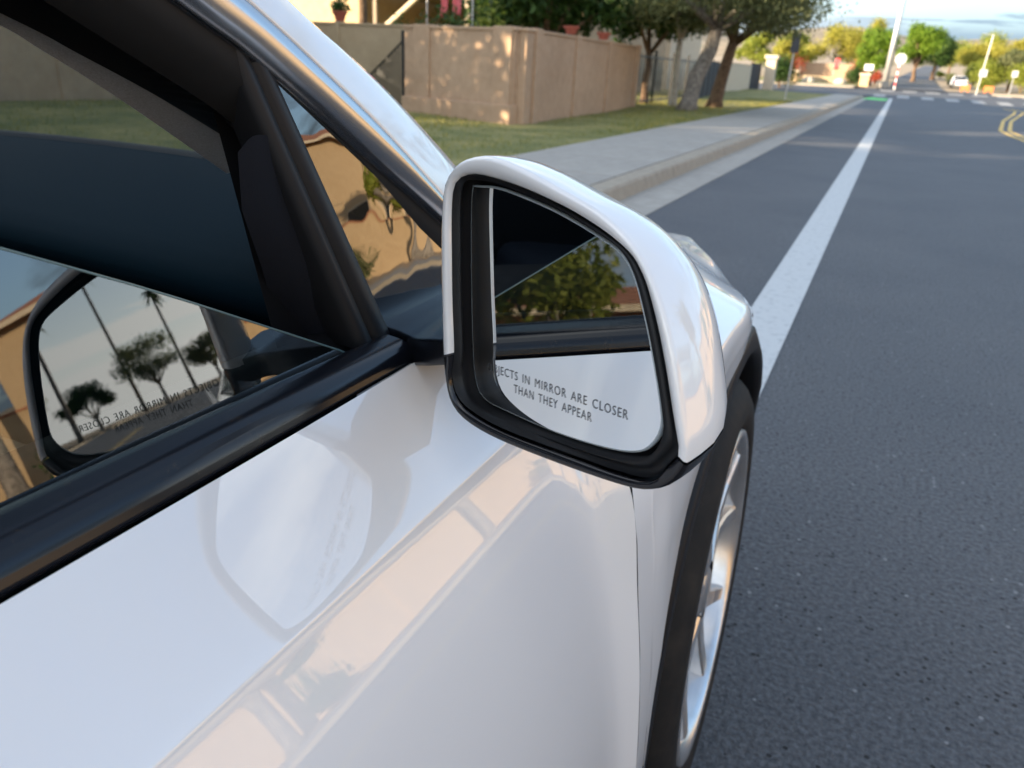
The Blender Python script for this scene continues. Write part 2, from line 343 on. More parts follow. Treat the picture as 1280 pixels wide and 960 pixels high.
cgrid('rear_door', side_surface(np.linspace(-1.75, -.746, 24)), M['paint'])
cgrid('rear_quarter_panel', side_surface(np.linspace(-2.9, -1.755, 20)), M['paint'])
# dark jamb behind the shut line
P = side_surface([.60, .64]) - np.array([.012, 0, 0]); cgrid('door_jamb', P, M['rubber'])
# --- front fender with wheel arch
WC = np.array([-.104, 1.09, -.769]); RA = 0.425
FEN = [(0.623, [(-.352, -.205), (-.298, -.2165), (-.256, -.243), (-.213, -.271), (-.2090, -.2755), (-.149, -.350)]),
       (0.72, [(-.345, -.203), (-.295, -.218), (-.240, -.240), (-.182, -.268), (-.158, -.288), (-.130, -.345)]),
       (0.82, [(-.340, -.204), (-.290, -.220), (-.225, -.243), (-.150, -.276), (-.122, -.296), (-.119, -.345)]),
       (0.92, [(-.338, -.208), (-.285, -.224), (-.215, -.247), (-.138, -.277), (-.120, -.292), (-.117, -.322)]),
       (1.02, [(-.338, -.214), (-.285, -.230), (-.215, -.252), (-.138, -.279), (-.119, -.291), (-.114, -.318)]),
       (1.15, [(-.345, -.222), (-.300, -.238), (-.235, -.262), (-.165, -.291), (-.142, -.302), (-.126, -.326)]),
       (1.30, [(-.365, -.236), (-.325, -.252), (-.275, -.279), (-.220, -.306), (-.196, -.319), (-.148, -.356)]),
       (1.45, [(-.40, -.252), (-.365, -.270), (-.32, -.296), (-.268, -.312), (-.240, -.326), (-.196, -.375)]),
       (1.60, [(-.46, -.278), (-.425, -.292), (-.38, -.312), (-.345, -.312), (-.312, -.322), (-.27, -.39)]),
       (1.75, [(-.54, -.325), (-.50, -.330), (-.44, -.340), (-.39, -.352), (-.36, -.368), (-.33, -.43)])]
def arch_z(y):
    d = abs(y-WC[1])
    return WC[2]+math.sqrt(max(RA*RA-d*d, 0)) if d < RA else -.78
_gp = profile(interp_stations(SIDE, [.623])[0]); GAPZ = -_gp[:, 1]; GAPX = _gp[:, 0]
def fender_rows(y):
    p = interp_stations(FEN, [y])[0]
    top = catmull(p, 5)
    x0, z0 = p[-1]
    zb = arch_z(y); d = abs(y-WC[1])
    if d >= RA: zb = -.90
    if zb > z0-.012: zb = z0-.012
    # flank down to arch / sill, X leaning out towards the bottom
    lo = []
    for t in np.linspace(0, 1, 10)[1:]:
        z = z0+(zb-z0)*t
        if y < WC[1]: w = np.interp(z, [-.90, -.75, -.60, -.47, -.35], [-.135, -.106, -.112, -.122, -.125])
        else: w = np.interp(z, [-.90, -.75, -.60, -.47, -.35], [-.15, -.146, -.142, -.139, -.136])
        k = min(1, (z0-z)/0.10); x = x0*(1-k)+w*k
        if y > 1.45: x = x0*(1-k)+(w-(y-1.45)*.75)*k
        if y < .70:
            xs = np.interp(-z, GAPZ, GAPX); b = min(1, (0.70-y)/.077)
            x = x*(1-b)+xs*b
        lo.append((x, z))
    return [(x, y, z) for x, z in list(top)+lo]
ya = [.623, .63, .64, .65, .658, .6645, .6655]+[WC[1]-RA*math.cos(a) for a in np.linspace(0.09, PI-0.09, 46)]+[1.5145, 1.5155, 1.53, 1.56, 1.6, 1.65, 1.7, 1.75]
cgrid('front_fender', [fender_rows(y) for y in ya], M['paint'])
# --- hood
HP = []
for y in [0.70, .80, .92, 1.05, 1.2, 1.35, 1.5, 1.62, 1.70, 1.76]:
    xe, ze = interp_stations(FEN, [y])[0][0]; row = []
    for t in np.linspace(0, 1, 17):
        x = xe-.004+(-1.99-xe*1.0+0.0-xe*0-.0)*0+(-2.10-xe-xe)*0+t*(-2.10-2*xe+.008)
        bulge = math.sin(PI*t)**.6*np.interp(y, [.7, 1.2, 1.76], [.002, -.004, -.004])
        row.append((x, y, ze+bulge-.01))
    HP.append(row)
cgrid('hood', HP, M['paint'])
# --- front bumper (below and ahead)
BP = []
for t in np.linspace(0, 1, 21):
    x = -.44+t*(-1.32); row = []
    f = math.sin(PI*t)**.5
    for z, dy in [(-.36, .0), (-.45, .06), (-.58, .09), (-.72, .09), (-.84, .05), (-.92, -.02)]: row.append((x, 1.66+.22*f+dy, z+.03*f*(z > -.4)))
    BP.append(row)
cgrid('front_bumper', BP, M['paint'])
# --- cladding around the arch
CL = []
for a in np.linspace(-0.62, PI+0.30, 60):
    row = []
    for r, dx in [(RA+.004, -.006), (RA+.001, .001), (RA-.010, .0025), (RA-.030, .002), (RA-.038, -.003), (RA-.042, -.012), (RA-.042, -.09)]:
        y = WC[1]-r*math.cos(a); z = WC[2]+r*math.sin(a)
        if y > WC[1] and r > RA-.045: dx = dx+.016*min(1, (y-WC[1])/.2)*min(1, max(0, (RA-r)/.03))
        b = np.interp(z, [-.95, -.71, -.5, -.36], [-.112, -.111, -.1165, -.1195]) if y < WC[1] else np.interp(y, [1.09, 1.2, 1.3, 1.4, 1.5], [-.1195, -.128, -.135, -.136, -.15])
        row.append((b+dx, y, z))
    CL.append(row)
cgrid('arch_cladding', CL, M['clad'])
# wheel-well liner
WL = []
for a in np.linspace(-0.5, PI+0.5, 40):
    WL.append([(x, WC[1]-r*math.cos(a), WC[2]+r*math.sin(a)) for x, r in [(-.15, RA-.045), (-.34, RA-.045), (-.35, .1)]])
cgrid('wheel_well', WL, M['rubber'])
# sill cladding
cgrid('sill_cladding', [[(-.185, y, -.905), (-.135, y, -.925), (-.135, y, -.965), (-.2, y, -.99), (-.4, y, -.99)] for y in (-2.2, .4, .68)], M['clad'], smooth=False)
cgrid('underbody', [[(-.35, y, -.99), (-1.75, y, -.99)] for y in (-2.8, 1.5)], M['rubber'])
# --- wheel
wheel = empty('wheel', (WC[0]-car.location.x, WC[1]-car.location.y, WC[2]+H)); wheel.parent = car
ps, ga = math.radians(1.3), math.radians(2.1)
wn_ = np.array([math.cos(ps)*math.cos(ga), math.sin(ps)*math.cos(ga), math.sin(ga)])
wa = np.array([-math.sin(ps), math.cos(ps), 0]); wb = np.cross(wn_, wa)
WORG = np.array([WC[0], WC[1], WC[2]+H])
def wp(r, t, x): return WORG+wa*(r*math.cos(t))+wb*(r*math.sin(t))+wn_*x
def lathe(name, prof, m, n=96, parent=wheel): 
    return grid(name, [[wp(r, 2*PI*k/n, x) for r, x in prof] for k in range(n)], m, parent, True, cu=True)
tp = [(.262, -.028), (.266, -.008), (.276, .002), (.292, .006), (.312, .004), (.330, -.006), (.342, -.018), (.350, -.034), (.354, -.05), (.356, -.10), (.354, -.19), (.342, -.225), (.30, -.24), (.262, -.22)]
tyre = lathe('tyre', tp, M['tyre'])
tb = MB()                                    # tread shoulder blocks
for k in range(90):
    t0 = 2*PI*k/90; t1 = t0+2*PI/90*.62
    q = [wp(r, t, x) for t in (t0, t1) for r, x in [(.3445, -.019), (.3525, -.034), (.3585, -.052), (.3595, -.10)]]
    tb.add(q, [(i, i+1, i+5, i+4) for i in range(3)]+[(0, 4, 5, 1)])
tb.build('tread_blocks', M['tyre'], wheel)['kind'] = 'stuff'
lathe('rim', [(.232, -.20), (.232, -.10), (.236, -.055), (.243, -.030), (.247, -.012), (.252, .000), (.258, .0035), (.264, .001), (.266, -.006), (.263, -.014)], M['alloy'])
lathe('brake_disc', [(.06, -.085), (.17, -.085), (.17, -.11)], M['clad'], 48)
lathe('hub', [(0.0, -.012), (.03, -.012), (.036, -.016), (.062, -.030), (.075, -.045), (.075, -.08)], M['alloy'], 48)
def spoke(t0, dt):
    rows = []
    for r, u in [(.045, 0), (.09, .18), (.14, .45), (.19, .74), (.235, .96), (.246, 1.0)]:
        t = t0+dt*u; w = (.020-.006*u); xf = -.014-.010*math.sin(PI*u)+.006*u; xb = xf-.035
        rad = wa*math.cos(t)+wb*math.sin(t); tan = -wa*math.sin(t)+wb*math.cos(t); c = WORG+rad*r
        rows.append([c-tan*w+wn_*xb, c-tan*w+wn_*(xf-.004), c-tan*(w-.004)+wn_*xf, c+tan*(w-.004)+wn_*xf, c+tan*w+wn_*(xf-.004), c+tan*w+wn_*xb])
    return grid('spoke', rows, M['alloy'], wheel, False)
for k in range(5):
    for s in (-1, 1): spoke(2*PI*k/5+.35+s*.10, s*.20)
# --- beltline trim
def belt_rows(ys, prof):
    A = interp_stations(prof, ys); rows = []
    for y, p in zip(ys, A):
        p = np.array(p); q = []
        for i in range(len(p)-1):                # flat facets with tight rounded edges
            L = np.linalg.norm(p[i+1]-p[i]); e = min(.0026/L, .3); q += [p[i]+(p[i+1]-p[i])*e, p[i]+(p[i+1]-p[i])*.35, p[i]+(p[i+1]-p[i])*.65, p[i]+(p[i+1]-p[i])*(1-e)]
        rows.append([(x, y, z) for x, z in q])
    return rows
BELT = [(-1.9, [(-.297, -.176), (-.289, -.172), (-.294, -.160), (-.302, -.152), (-.322, -.148), (-.334, -.160)]),
        (-0.7, [(-.290, -.205), (-.2830, -.2013), (-.2862, -.190), (-.2938, -.182), (-.315, -.1775), (-.328, -.190)]),
        (0.15, [(-.292, -.2130), (-.2853, -.2098), (-.2887, -.1990), (-.2962, -.1920), (-.3180, -.1885), (-.328, -.200)]),
        (0.49, [(-.299, -.2180), (-.2917, -.2148), (-.2945, -.2055), (-.3010, -.1995), (-.3200, -.1975), (-.331, -.210)])]
cgrid('beltline_trim', belt_rows(np.concatenate([np.linspace(-1.9, .46, 50), [.474, .480]]), BELT), M['trim'])
# --- glass plane
GN = np.array([.969, .034, .244]); GD = float(np.dot(GN, [-.326, .28, -.18]))
def gx(y, z, off=0.0): return (GD+off-GN[1]*y-GN[2]*z)/GN[0]
def gp(y, z, off=0.0): return (gx(y, z, off), y, z)
def edge_z(y): return np.interp(y, [-.75, -.3, .22, .296, .437, .46], [.20, .085, -.088, -.125, -.200, -.215])
WY = np.linspace(-.72, .462, 40)
cgrid('window_glass', [[gp(y, z) for z in np.linspace(-.23, max(edge_z(y), -.229), 8)] for y in WY], M['side_glass'])
ge = MB(); pts = [gp(y, edge_z(y)) for y in WY]
M['glass_edge'] = mat('polished_glass_edge', (0.10, 0.16, 0.16), 0.3, spec=0.6)
ge.tube([(x, y, z+H) for x, y, z in pts], 0.0007, 6); ge.build('glass_edge', M['glass_edge'], car)
# quarter glass in front of the divider
QT = [(.425, -.014), (.475, -.049), (.55, -.100), (.61, -.142), (.70, -.205), (.72, -.222)]
QY = np.linspace(.425, .72, 24)
def qp(y, z):
    x, _, _ = gp(y, z); return (x+(z+.12)*.055, y, z)
cgrid('quarter_glass', [[qp(y, z) for z in np.linspace(np.interp(y, [.425, .4945, .72], [-.016, -.215, -.235]), np.interp(y, [q[0] for q in QT], [q[1] for q in QT]), 6)] for y in QY], M['quarter_glass'])
qb = [[gp(y, z, -.05) for z in (-.26, np.interp(y, [q[0] for q in QT], [q[1] for q in QT])+.02)] for y in QY]
cgrid('quarter_backing', qb, M['dark'])
# divider between window and quarter glass (three strips)
def strip(name, A, B, m, n=12, bow=0.0, **k):
    A = np.array(A, float); B = np.array(B, float)
    rows = []
    for t in np.linspace(0, 1, n): rows.append([A[0]+(A[1]-A[0])*t, B[0]+(B[1]-B[0])*t])
    return cgrid(name, rows, m, **k)
dv0, dv1 = (.427, -.012), (.4935, -.205)
DROWS = []
for t in np.linspace(-.12, 1, 15):
    y = dv0[0]+(dv1[0]-dv0[0])*t; z = dv0[1]+(dv1[1]-dv0[1])*t; w = .022+.012*t
    DROWS.append([gp(y+.003, z, .0005), gp(y-.001, z, .0065), gp(y-w*.30, z, .008), gp(y-w*.55, z, .007), gp(y-w*.60, z, .001), gp(y-w*.66, z, .001), gp(y-w*.72, z, .005), gp(y-w, z, .004), gp(y-w-.004, z, -.004), gp(y-w+.002, z, -.03)])
cgrid('window_divider', DROWS, M['black'])
# --- A-pillar: painted outer skin, satin frame, seal
C2 = [gp(y, z, .008) for y, z in [(-.75, .37), (-.3, .285), (.0, .19), (.2, .105), (.366, .018), (.419, -.011), (.531, -.084), (.60, -.130), (.70, -.200)]]
C1 = [gp(y, z, .012) for y, z in [(-.75, .41), (-.3, .325), (.0, .227), (.23, .127), (.401, .032), (.471, -.012), (.534, -.056), (.601, -.110), (.70, -.190)]]
C0 = [gp(y, z, -.022) for y, z in [(-.72, .455), (-.27, .37), (.04, .272), (.28, .165), (.484, .032), (.545, -.001), (.601, -.033), (.691, -.096), (.83, -.205)]]
CB = [gp(y, z, -.10) for y, z in [(-.70, .45), (-.25, .37), (.06, .275), (.31, .160), (.52, .025), (.58, -.010), (.64, -.045), (.73, -.105), (.87, -.205)]]
def between(A, B, f, off):
    A = np.array(A); B = np.array(B); return A+(B-A)*f+GN*off
def rows_from(curves, n=6):
    cs = [catmull(c, n) for c in curves]; return np.stack(cs, 1)
cgrid('pillar_frame', rows_from([between(C2, C1, 0, -.006), C2, between(C2, C1, .25, .005), between(C2, C1, .55, .007), between(C2, C1, .85, .006), between(C2, C1, 1, .0), between(C2, C1, 1.0, -.006)]), M['frame'])
cgrid('a_pillar', rows_from([between(C1, C0, 0, -.008), between(C1, C0, .015, .000), between(C1, C0, .10, .003), between(C1, C0, .35, .009), between(C1, C0, .6, .014), between(C1, C0, .82, .012), between(C1, C0, .95, .006), C0, between(C0, CB, .25, 0.012), CB]), M['paint'])
C3 = [np.array(p)-GN*.006+np.array([0, -.012, -.010]) for p in C2]
C4 = [np.array(p)-GN*.03+np.array([0, -.022, -.016]) for p in C2]
cgrid('pillar_seal', rows_from([between(C2, C1, 0.0, -.005), C3, C4]), M['rubber'])
# inner black trim and grey fabric edge of the pillar
D1 = [(-.47, -.3, .24), (-.45, 0, .16), (-.43, .2, .085), (-.414, .357, .021), (-.408, .401, -.007), (-.398, .429, -.046), (-.385, .47, -.10)]
D2 = [(-.56, -.35, .232), (-.53, -.05, .152), (-.505, .15, .087), (-.481, .329, .012), (-.477, .375, -.009), (-.472, .431, -.036), (-.466, .499, -.073)]
D3 = [(-.60, -.33, .220), (-.565, -.03, .140), (-.535, .17, .080), (-.499, .339, .021), (-.495, .387, -.002), (-.488, .442, -.036), (-.482, .53, -.094)]
D0 = [tuple(p) for p in [C4[1], C4[2], C4[3], C4[4], C4[5], C4[5]*.6+C4[6]*.4, C4[6]]]
cgrid('pillar_inner_trim', rows_from([D0, D1, D2]), M['black'])
cgrid('pillar_fabric', rows_from([D2, between(D2, D3, .5, .004), D3, between(D3, D3, 1, -.03)]), M['grey_fabric'])
# sail panel with fabric inside the front corner of the window
SP = [[(-.372, .396, -.062), (-.366, .404, -.052), (-.362, .418, -.052)], [(-.378, .402, -.10), (-.366, .416, -.095), (-.360, .432, -.095)],
      [(-.382, .420, -.140), (-.362, .434, -.138), (-.352, .452, -.135)], [(-.392, .440, -.175), (-.362, .452, -.172), (-.345, .468, -.168)], [(-.405, .465, -.215), (-.365, .470, -.215), (-.335, .486, -.215)]]
cgrid('sail_panel', [catmull(r, 4) for r in np.array(SP)], M['fabric'])
cgrid('door_inner_panel', [[(x, y, z) for x, z in [(-.335, -.215), (-.36, -.20), (-.40, -.21), (-.43, -.26), (-.44, -.60)]] for y in (-.72, 0, .3, .5)], M['dark'])
# --- dashboard
DP = []
for x in np.linspace(-.40, -1.86, 22):
    u = (x+1.13)/.73; k = 1-u*u
    yf = .78+.17*k; yr = .50+.03*k; row = []
    for t, dz in [(1.0, -.168), (.9, -.166), (.6, -.168), (.3, -.175), (.12, -.182), (.04, -.190), (0, -.203), (.02, -.220), (.12, -.24), (.2, -.30), (.25, -.55)]:
        row.append((x, yr+(yf-yr)*t, dz+.006*k))
    DP.append(row)
cgrid('dashboard', DP, M['dash'])
cgrid('cowl_panel', [[(x, .78+.17*(1-((x+1.13)/.73)**2)-.004+d, -.1665+e) for d, e in [(-.004, 0.000), (.004, .010), (.014, .012), (.10, -.01), (.13, -.03)]] for x in np.linspace(-.40, -1.86, 18)], M['rubber'])
# --- windscreen, roof, far side, seats
WS = []
for x in np.linspace(-.42, -1.84, 15):
    u = (x+1.13)/.73; k = 1-u*u
    WS.append([(x*(1-t)+(-1.13+u*.60)*t, (.785+.17*k)*(1-t)+(-.28+.10*k)*t, -.17*(1-t)+(.36+.05*k)*t+.07*math.sin(PI*t)) for t in np.linspace(0, 1, 9)])
cgrid('windshield', WS, M['shield_glass'])
RF = []
for y in np.linspace(-.24, -2.3, 12):
    RF.append([(-1.13+u*(.62+.05*math.sin((y+2.3)*1.4)), y, .46-.13*max(0, (-y-1.2)/1.1)**2-.06*u*u-.05*abs(u)**6) for u in np.linspace(-1, 1, 13)])
cgrid('roof', RF, M['gloss'])
FY = np.linspace(-2.6, .62, 20); FS = [[(-2.24-x, y, z) for x, z in p] for y, p in zip(FY, interp_stations(SIDE, FY))]
cgrid('far_side_panel', FS, M['paint'])
cgrid('far_fender', [[(-2.24-x, y, z-.004) for x, z in interp_stations(FEN, [y])[0]]+[(-2.10, y, -.8)] for y in np.linspace(.63, 1.75, 14)], M['paint'])
cgrid('far_door_trim', [[(x, y, z) for x, z in [(-1.90, -.195), (-1.86, -.20), (-1.83, -.26), (-1.80, -.40), (-1.80, -.75)]] for y in np.linspace(-2.2, .8, 8)], M['dark'])
cgrid('centre_console', [[(x, y, z) for x, z in [(-1.00, -.74), (-1.00, -.40), (-1.03, -.37), (-1.22, -.37), (-1.25, -.40), (-1.25, -.74)]] for y in np.linspace(-.6, .55, 6)], M['dark'])
cgrid('headliner', [[(p[0], p[1], p[2]-.03) for p in row] for row in RF], M['dark'])
cgrid('far_window', [[(-2.24-gx(y, z), y, z) for z in (-.2, min(.36, .36-max(0, y+.1)*.62))] for y in np.linspace(-2.0, .72, 16)], M['privacy_glass'])
cgrid('far_pillar', [[(-2.24-p[0], p[1], p[2]) for p in (a, b)] for a, b in zip(C2, C0)], M['paint'])
cgrid('interior_floor', [[(-.4, y, -.75), (-1.8, y, -.75)] for y in (-2.2, .8)], M['dark'])
cgrid('rear_bulkhead', [[(-.4, -2.2, z), (-1.8, -2.2, z)] for z in (-.75, .42)], M['dark'])
def seat_at(xc):
    s = empty('seat', (xc-car.location.x, -.45+.3, H-.75)); s.parent = car
    def cush(name, c, d, tilt):
        V, F = [], []
        n, m_ = 14, 8
        R = Matrix.Rotation(tilt, 3, 'X'); P = []
        for i in range(n+1):
            ph = PI*i/n-PI/2; row = []
            for j in range(16):
                th = 2*PI*j/16; se = lambda v, e: math.copysign(abs(v)**e, v)
                v = Vector((d[0]*se(math.cos(ph), .35)*se(math.cos(th), .35), d[1]*se(math.cos(ph), .35)*se(math.sin(th), .35), d[2]*se(math.sin(ph), .35)))
                v = R @ v; row.append((c[0]+v.x, c[1]+v.y, c[2]+v.z+H))
            P.append(row)
        grid(name, P, M['fabric'], s, True, cv=True)
    cush('cushion', (xc, -.30, -.52), (.26, .27, .08), .1); cush('backrest', (xc, -.62, -.18), (.25, .07, .33), -.35); cush('headrest', (xc, -.78, .24), (.13, .05, .09), -.25)
for xc in (-.75, -1.50): seat_at(xc)

# ------------------------------------------------------------------ door mirror
FO = np.array([-.0693, .372, -.1555]); FN = np.array([-.2922, -.9557, .0349]); FA = np.array([.9563, -.2924, 0]); FB = np.array([.0102, .0334, .9994])
GO = np.array([-.0898, .382, -.1410]); GNm = np.array([-.3987, -.9171, .0060]); GA = np.array([.9171, -.3987, 0]); GB = np.array([.0024, .0055, 1.0])
OUT = [(.0083, -.0268), (.0, .0), (-.0102, .0273), (-.0238, .0534), (-.039, .0709), (-.0619, .0842), (-.0895, .0927), (-.1189, .1005), (-.1437, .1042), (-.1629, .1003), (-.1746, .0916), (-.1801, .0794), (-.1806, .0499), (-.1775, .0092), (-.174, -.0258), (-.171, -.0383), (-.1648, -.0534), (-.1515, -.0616), (-.1225, -.0649), (-.0708, -.063), (-.0257, -.0589), (-.0082, -.0537), (.0037, -.0445), (.0086, -.034)]
INN = [(.0030, -.0255), (-.0030, -.0096), (-.0121, .016), (-.0216, .0392), (-.0323, .059), (-.0458, .0704), (-.0773, .0818), (-.1178, .0902), (-.1492, .0933), (-.1636, .0915), (-.1728, .0852), (-.1747, .0706), (-.1728, .0412), (-.1703, .0109), (-.1668, -.0204), (-.1636, -.0361), (-.1585, -.0457), (-.145, -.0498), (-.1168, -.0524), (-.0724, -.0499), (-.0327, -.0482), (-.0123, -.0441), (-.0015, -.0368), (.0032, -.0302)]
GLS = [(-.1515, .0641), (-.1462, .0688), (-.1299, .0707), (-.1076, .0692), (-.073, .0643), (-.0381, .0558), (-.0241, .0501), (-.0146, .0395), (-.005, .0205), (.0031, .001), (.0111, -.021), (.0138, -.0338), (.0093, -.046), (-.0007, -.0546), (-.024, -.0614), (-.0636, -.0672), (-.1052, -.0695), (-.1285, -.0695), (-.1395, -.0617), (-.1446, -.0403), (-.1498, .0186)]
INN = [tuple(np.array(a)*.45+np.array(b)*.55) if 15 <= i <= 21 else a for i, (a, b) in enumerate(zip(INN, OUT))]
def resample(pts, c, n=120):
    P = catmull(pts, 14, closed=True)-np.array(c); a = np.arctan2(P[:, 1], P[:, 0]); r = np.hypot(P[:, 0], P[:, 1]); o = np.argsort(a); a, r = a[o], r[o]
    a = np.concatenate([a-2*PI, a, a+2*PI]); r = np.concatenate([r, r, r])
    t = np.linspace(0, 2*PI, n, endpoint=False)-PI
    rr = np.interp(t, a, r); return np.stack([rr*np.cos(t), rr*np.sin(t)], 1)+np.array(c), t
CO = (-.085, .015); CG = (-.068, .002)
oO, tt = resample(OUT, CO); oI, _ = resample(INN, CO); oG, _ = resample(GLS, CG)
def fpt(p, d): return FO+FA*p[0]+FB*p[1]-FN*d
def gpt(p, d): return GO+GA*p[0]+GB*p[1]-GNm*d
mirror = empty('side_mirror', (-.26-car.location.x, .50-car.location.y, -.20+H)); mirror.parent = car
def sect(scale, d, shift=(0, 0), bulge=0.0):
    c = np.array(CO); row = []
    for p, t in zip(oO, tt):
        q = c+(p-c)*scale+np.array(shift)
        q = q+np.array([1.0, .45])*bulge*max(0, math.cos(t+.1))+np.array([0, .20*d*max(0, math.cos(t+.75))])
        row.append(fpt(q, d))
    return row
secs = [([fpt(p, .006) for p in oI], None), ([fpt(p, .0032) for p in oI], None), ([fpt(p*.86+q*.14, 0) for p, q in zip(oI, oO)], None), ([fpt(p*.25+q*.75, 0) for p, q in zip(oI, oO)], None),
        (sect(1.0, .0012), None), (sect(1.004, .004), None), (sect(1.006, .012, bulge=.001), None), (sect(1.0, .024, (0, 0), .0025), None), (sect(.975, .037, (-.001, 0), .004), None), (sect(.93, .050, (-.003, 0), .0045), None),
        (sect(.86, .063, (-.005, 0), .0045), None), (sect(.76, .075, (-.008, 0), .004), None), (sect(.60, .085, (-.011, 0), .003), None), (sect(.38, .092, (-.014, 0), .002), None), (sect(.02, .0955, (-.018, 0), 0), None)]
S = np.array([s[0] for s in secs])            # sections x points
# split: cap above, black shell below.  left split at ang where OUT ~ (-.174,-.0258), right split at (.0083,-.0268)
aL = math.atan2(-.0268-CO[1], -.174-CO[0]); aR = math.atan2(-.031-CO[1], .0083-CO[0])
n = len(tt)
iL = int(np.argmin(np.abs(tt-aL))); iR = int(np.argmin(np.abs(tt-aR)))
up_idx = list(range(iR, n))+list(range(0, iL+1)); lo_idx = list(range(iL, iR+1))
cgrid('mirror_cap', S[1:][:, up_idx], M['paint'], mirror)
low = S[1:].copy()
low_rows = low[:, lo_idx]; cen = fpt(CO, .03)
low_rows = cen+(low_rows-cen)*np.array(1.0)-FN*0.0
cgrid('mirror_shell', low_rows-np.array([0, 0, .0018]), M['gloss'], mirror)
# recess walls from opening to the glass (closed ring)
ring0 = [fpt(p, .0033) for p in oI]
ringA = [fpt(p*.99+np.array(CO)*.01, .009) for p in oI]
ringB = [gpt(np.array(CG)+(p-np.array(CG))*1.045, -.004) for p in oG]
ringC = [gpt(np.array(CG)+(p-np.array(CG))*1.035, .006) for p in oG]
ringD = [gpt(np.array(CG)+(p-np.array(CG))*.9, .008) for p in oG]
cgrid('mirror_bezel', np.array([ring0, ringA, np.array(ringA)*.5+np.array(ringB)*.5, ringB, ringC, ringD]), M['black'], mirror, cv=True)
# lower black lip on the face
# glass
g0 = [gpt(p, .0) for p in oG]; g1 = [gpt(np.array(CG)+(p-np.array(CG))*.985, -.0004) for p in oG]; 
gcen = gpt(CG, -.0004)
V = list(g1)+[gcen]; F = [(i, (i+1) % n, n) for i in range(n)]
mesh('mirror_glass', cz(V), F, M['mirror'], mirror)
cgrid('glass_rim', np.array([g1, g0, [gpt(np.array(CG)+(p-np.array(CG))*1.0, .003) for p in oG]]), M['mirror_edge'], mirror, cv=True)
def lettering(body, a0, b0, a1, b1, cap):
    cu = bpy.data.curves.new('lettering', 'FONT'); cu.body = body; cu.size = 1.0; cu.space_character = 1.18; cu.space_word = 1.5; cu.resolution_u = 3
    to = bpy.data.objects.new('lettering_src', cu); COL.objects.link(to)
    me = bpy.data.meshes.new_from_object(to); bpy.data.objects.remove(to)
    v = np.zeros(len(me.vertices)*3); me.vertices.foreach_get('co', v); v = v.reshape(-1, 3)
    x0, x1 = v[:, 0].min(), v[:, 0].max(); hh = v[:, 1].max()
    L = math.hypot(a1-a0, b1-b0); ex = np.array([(a1-a0)/L, (b1-b0)/L]); ey = np.array([-ex[1], ex[0]])
    pts = [gpt(np.array([a0, b0])+ex*((q[0]-x0)/(x1-x0)*L)+ey*(q[1]/hh*cap), -.0008) for q in v]
    o = mesh('warning_lettering', cz(pts), [p.vertices[:] for p in me.polygons], M['ink'], mirror)
    return o
lettering('OBJECTS IN MIRROR ARE CLOSER', -.128, -.0472, -.0092, -.0380, .0056)
lettering('THAN THEY APPEAR', -.1020, -.0540, -.0350, -.0492, .0056)
# mirror base: from the belt to the shell
BASE = [(-.338, [(.70, -.198), (.494, -.196), (.494, -.224), (.70, -.226)]), (-.312, [(.62, -.190), (.488, -.1965), (.489, -.2185), (.64, -.223)]), (-.290, [(.57, -.182), (.474, -.194), (.476, -.2165), (.60, -.220)]),
        (-.268, [(.54, -.173), (.455, -.185), (.457, -.206), (.56, -.211)]), (-.245, [(.52, -.165), (.443, -.178), (.445, -.1965), (.53, -.203)]), (-.20, [(.51, -.162), (.441, -.175), (.443, -.194), (.52, -.200)])]
BX = np.array([b[0] for b in BASE]); BY = np.array([b[1] for b in BASE])
brs = []
for x in np.linspace(-.338, -.20, 30):
    c4 = np.array([[np.interp(x, BX, BY[:, k, 0]), np.interp(x, BX, BY[:, k, 1])] for k in range(4)]); ring = []
    for k in range(4):
        p, q = c4[k], c4[(k+1) % 4]; L = np.linalg.norm(q-p); e = min(.0025/L, .3)
        for f in (e*.35, e, .5, 1-e, 1-e*.35): ring.append((x, *(p+(q-p)*f)))
    brs.append(ring)
cgrid('mirror_base', brs, M['trim'], mirror, cv=True)
# ================================================================== ENVIRONMENT
M['stucco_pink'] = mat('pinkish_stucco', (0.41, 0.275, 0.175), 0.95, noise=(6, (0.49, 0.34, 0.225), 0.35, 0.7), bump=(55, 0.6, 0.012), scale2=(0.8, (0.86, 0.84, 0.82)))
M['stucco_tan'] = mat('tan_stucco', (0.36, 0.27, 0.17), 0.95, noise=(5, (0.43, 0.33, 0.21), 0.35, 0.7), bump=(50, 0.6, 0.012), scale2=(0.7, (0.86, 0.85, 0.82)))
M['stucco_gold'] = mat('golden_stucco', (0.48, 0.34, 0.19), 0.95, noise=(4, (0.56, 0.41, 0.24), 0.35, 0.7), bump=(50, 0.5, 0.012))
M['stucco_cream'] = mat('cream_stucco', (0.55, 0.45, 0.32), 0.95, noise=(4, (0.62, 0.52, 0.38), 0.35, 0.7), bump=(50, 0.5, 0.012))
M['rooftile'] = mat('terracotta_roof', (0.36, 0.14, 0.07), 0.85, noise=(5, (0.46, 0.21, 0.11), 0.4, 0.7))
M['pot'] = mat('terracotta_pot', (0.30, 0.075, 0.045), 0.8)
M['screen'] = mat('dark_fence_screen', (0.035, 0.038, 0.042), 0.9)
M['bark_grey'] = mat('grey_bark', (0.27, 0.24, 0.205), 0.95, noise=(11, (0.10, 0.088, 0.075), 0.42, 0.65), bump=(18, 1.0, 0.05))
M['bark_brown'] = mat('brown_bark', (0.18, 0.115, 0.070), 0.95, noise=(11, (0.08, 0.05, 0.03), 0.42, 0.65), bump=(18, 1.0, 0.05))
M['bark_pale'] = mat('pale_bark', (0.42, 0.38, 0.31), 0.95, noise=(9, (0.28, 0.25, 0.2), 0.42, 0.65))
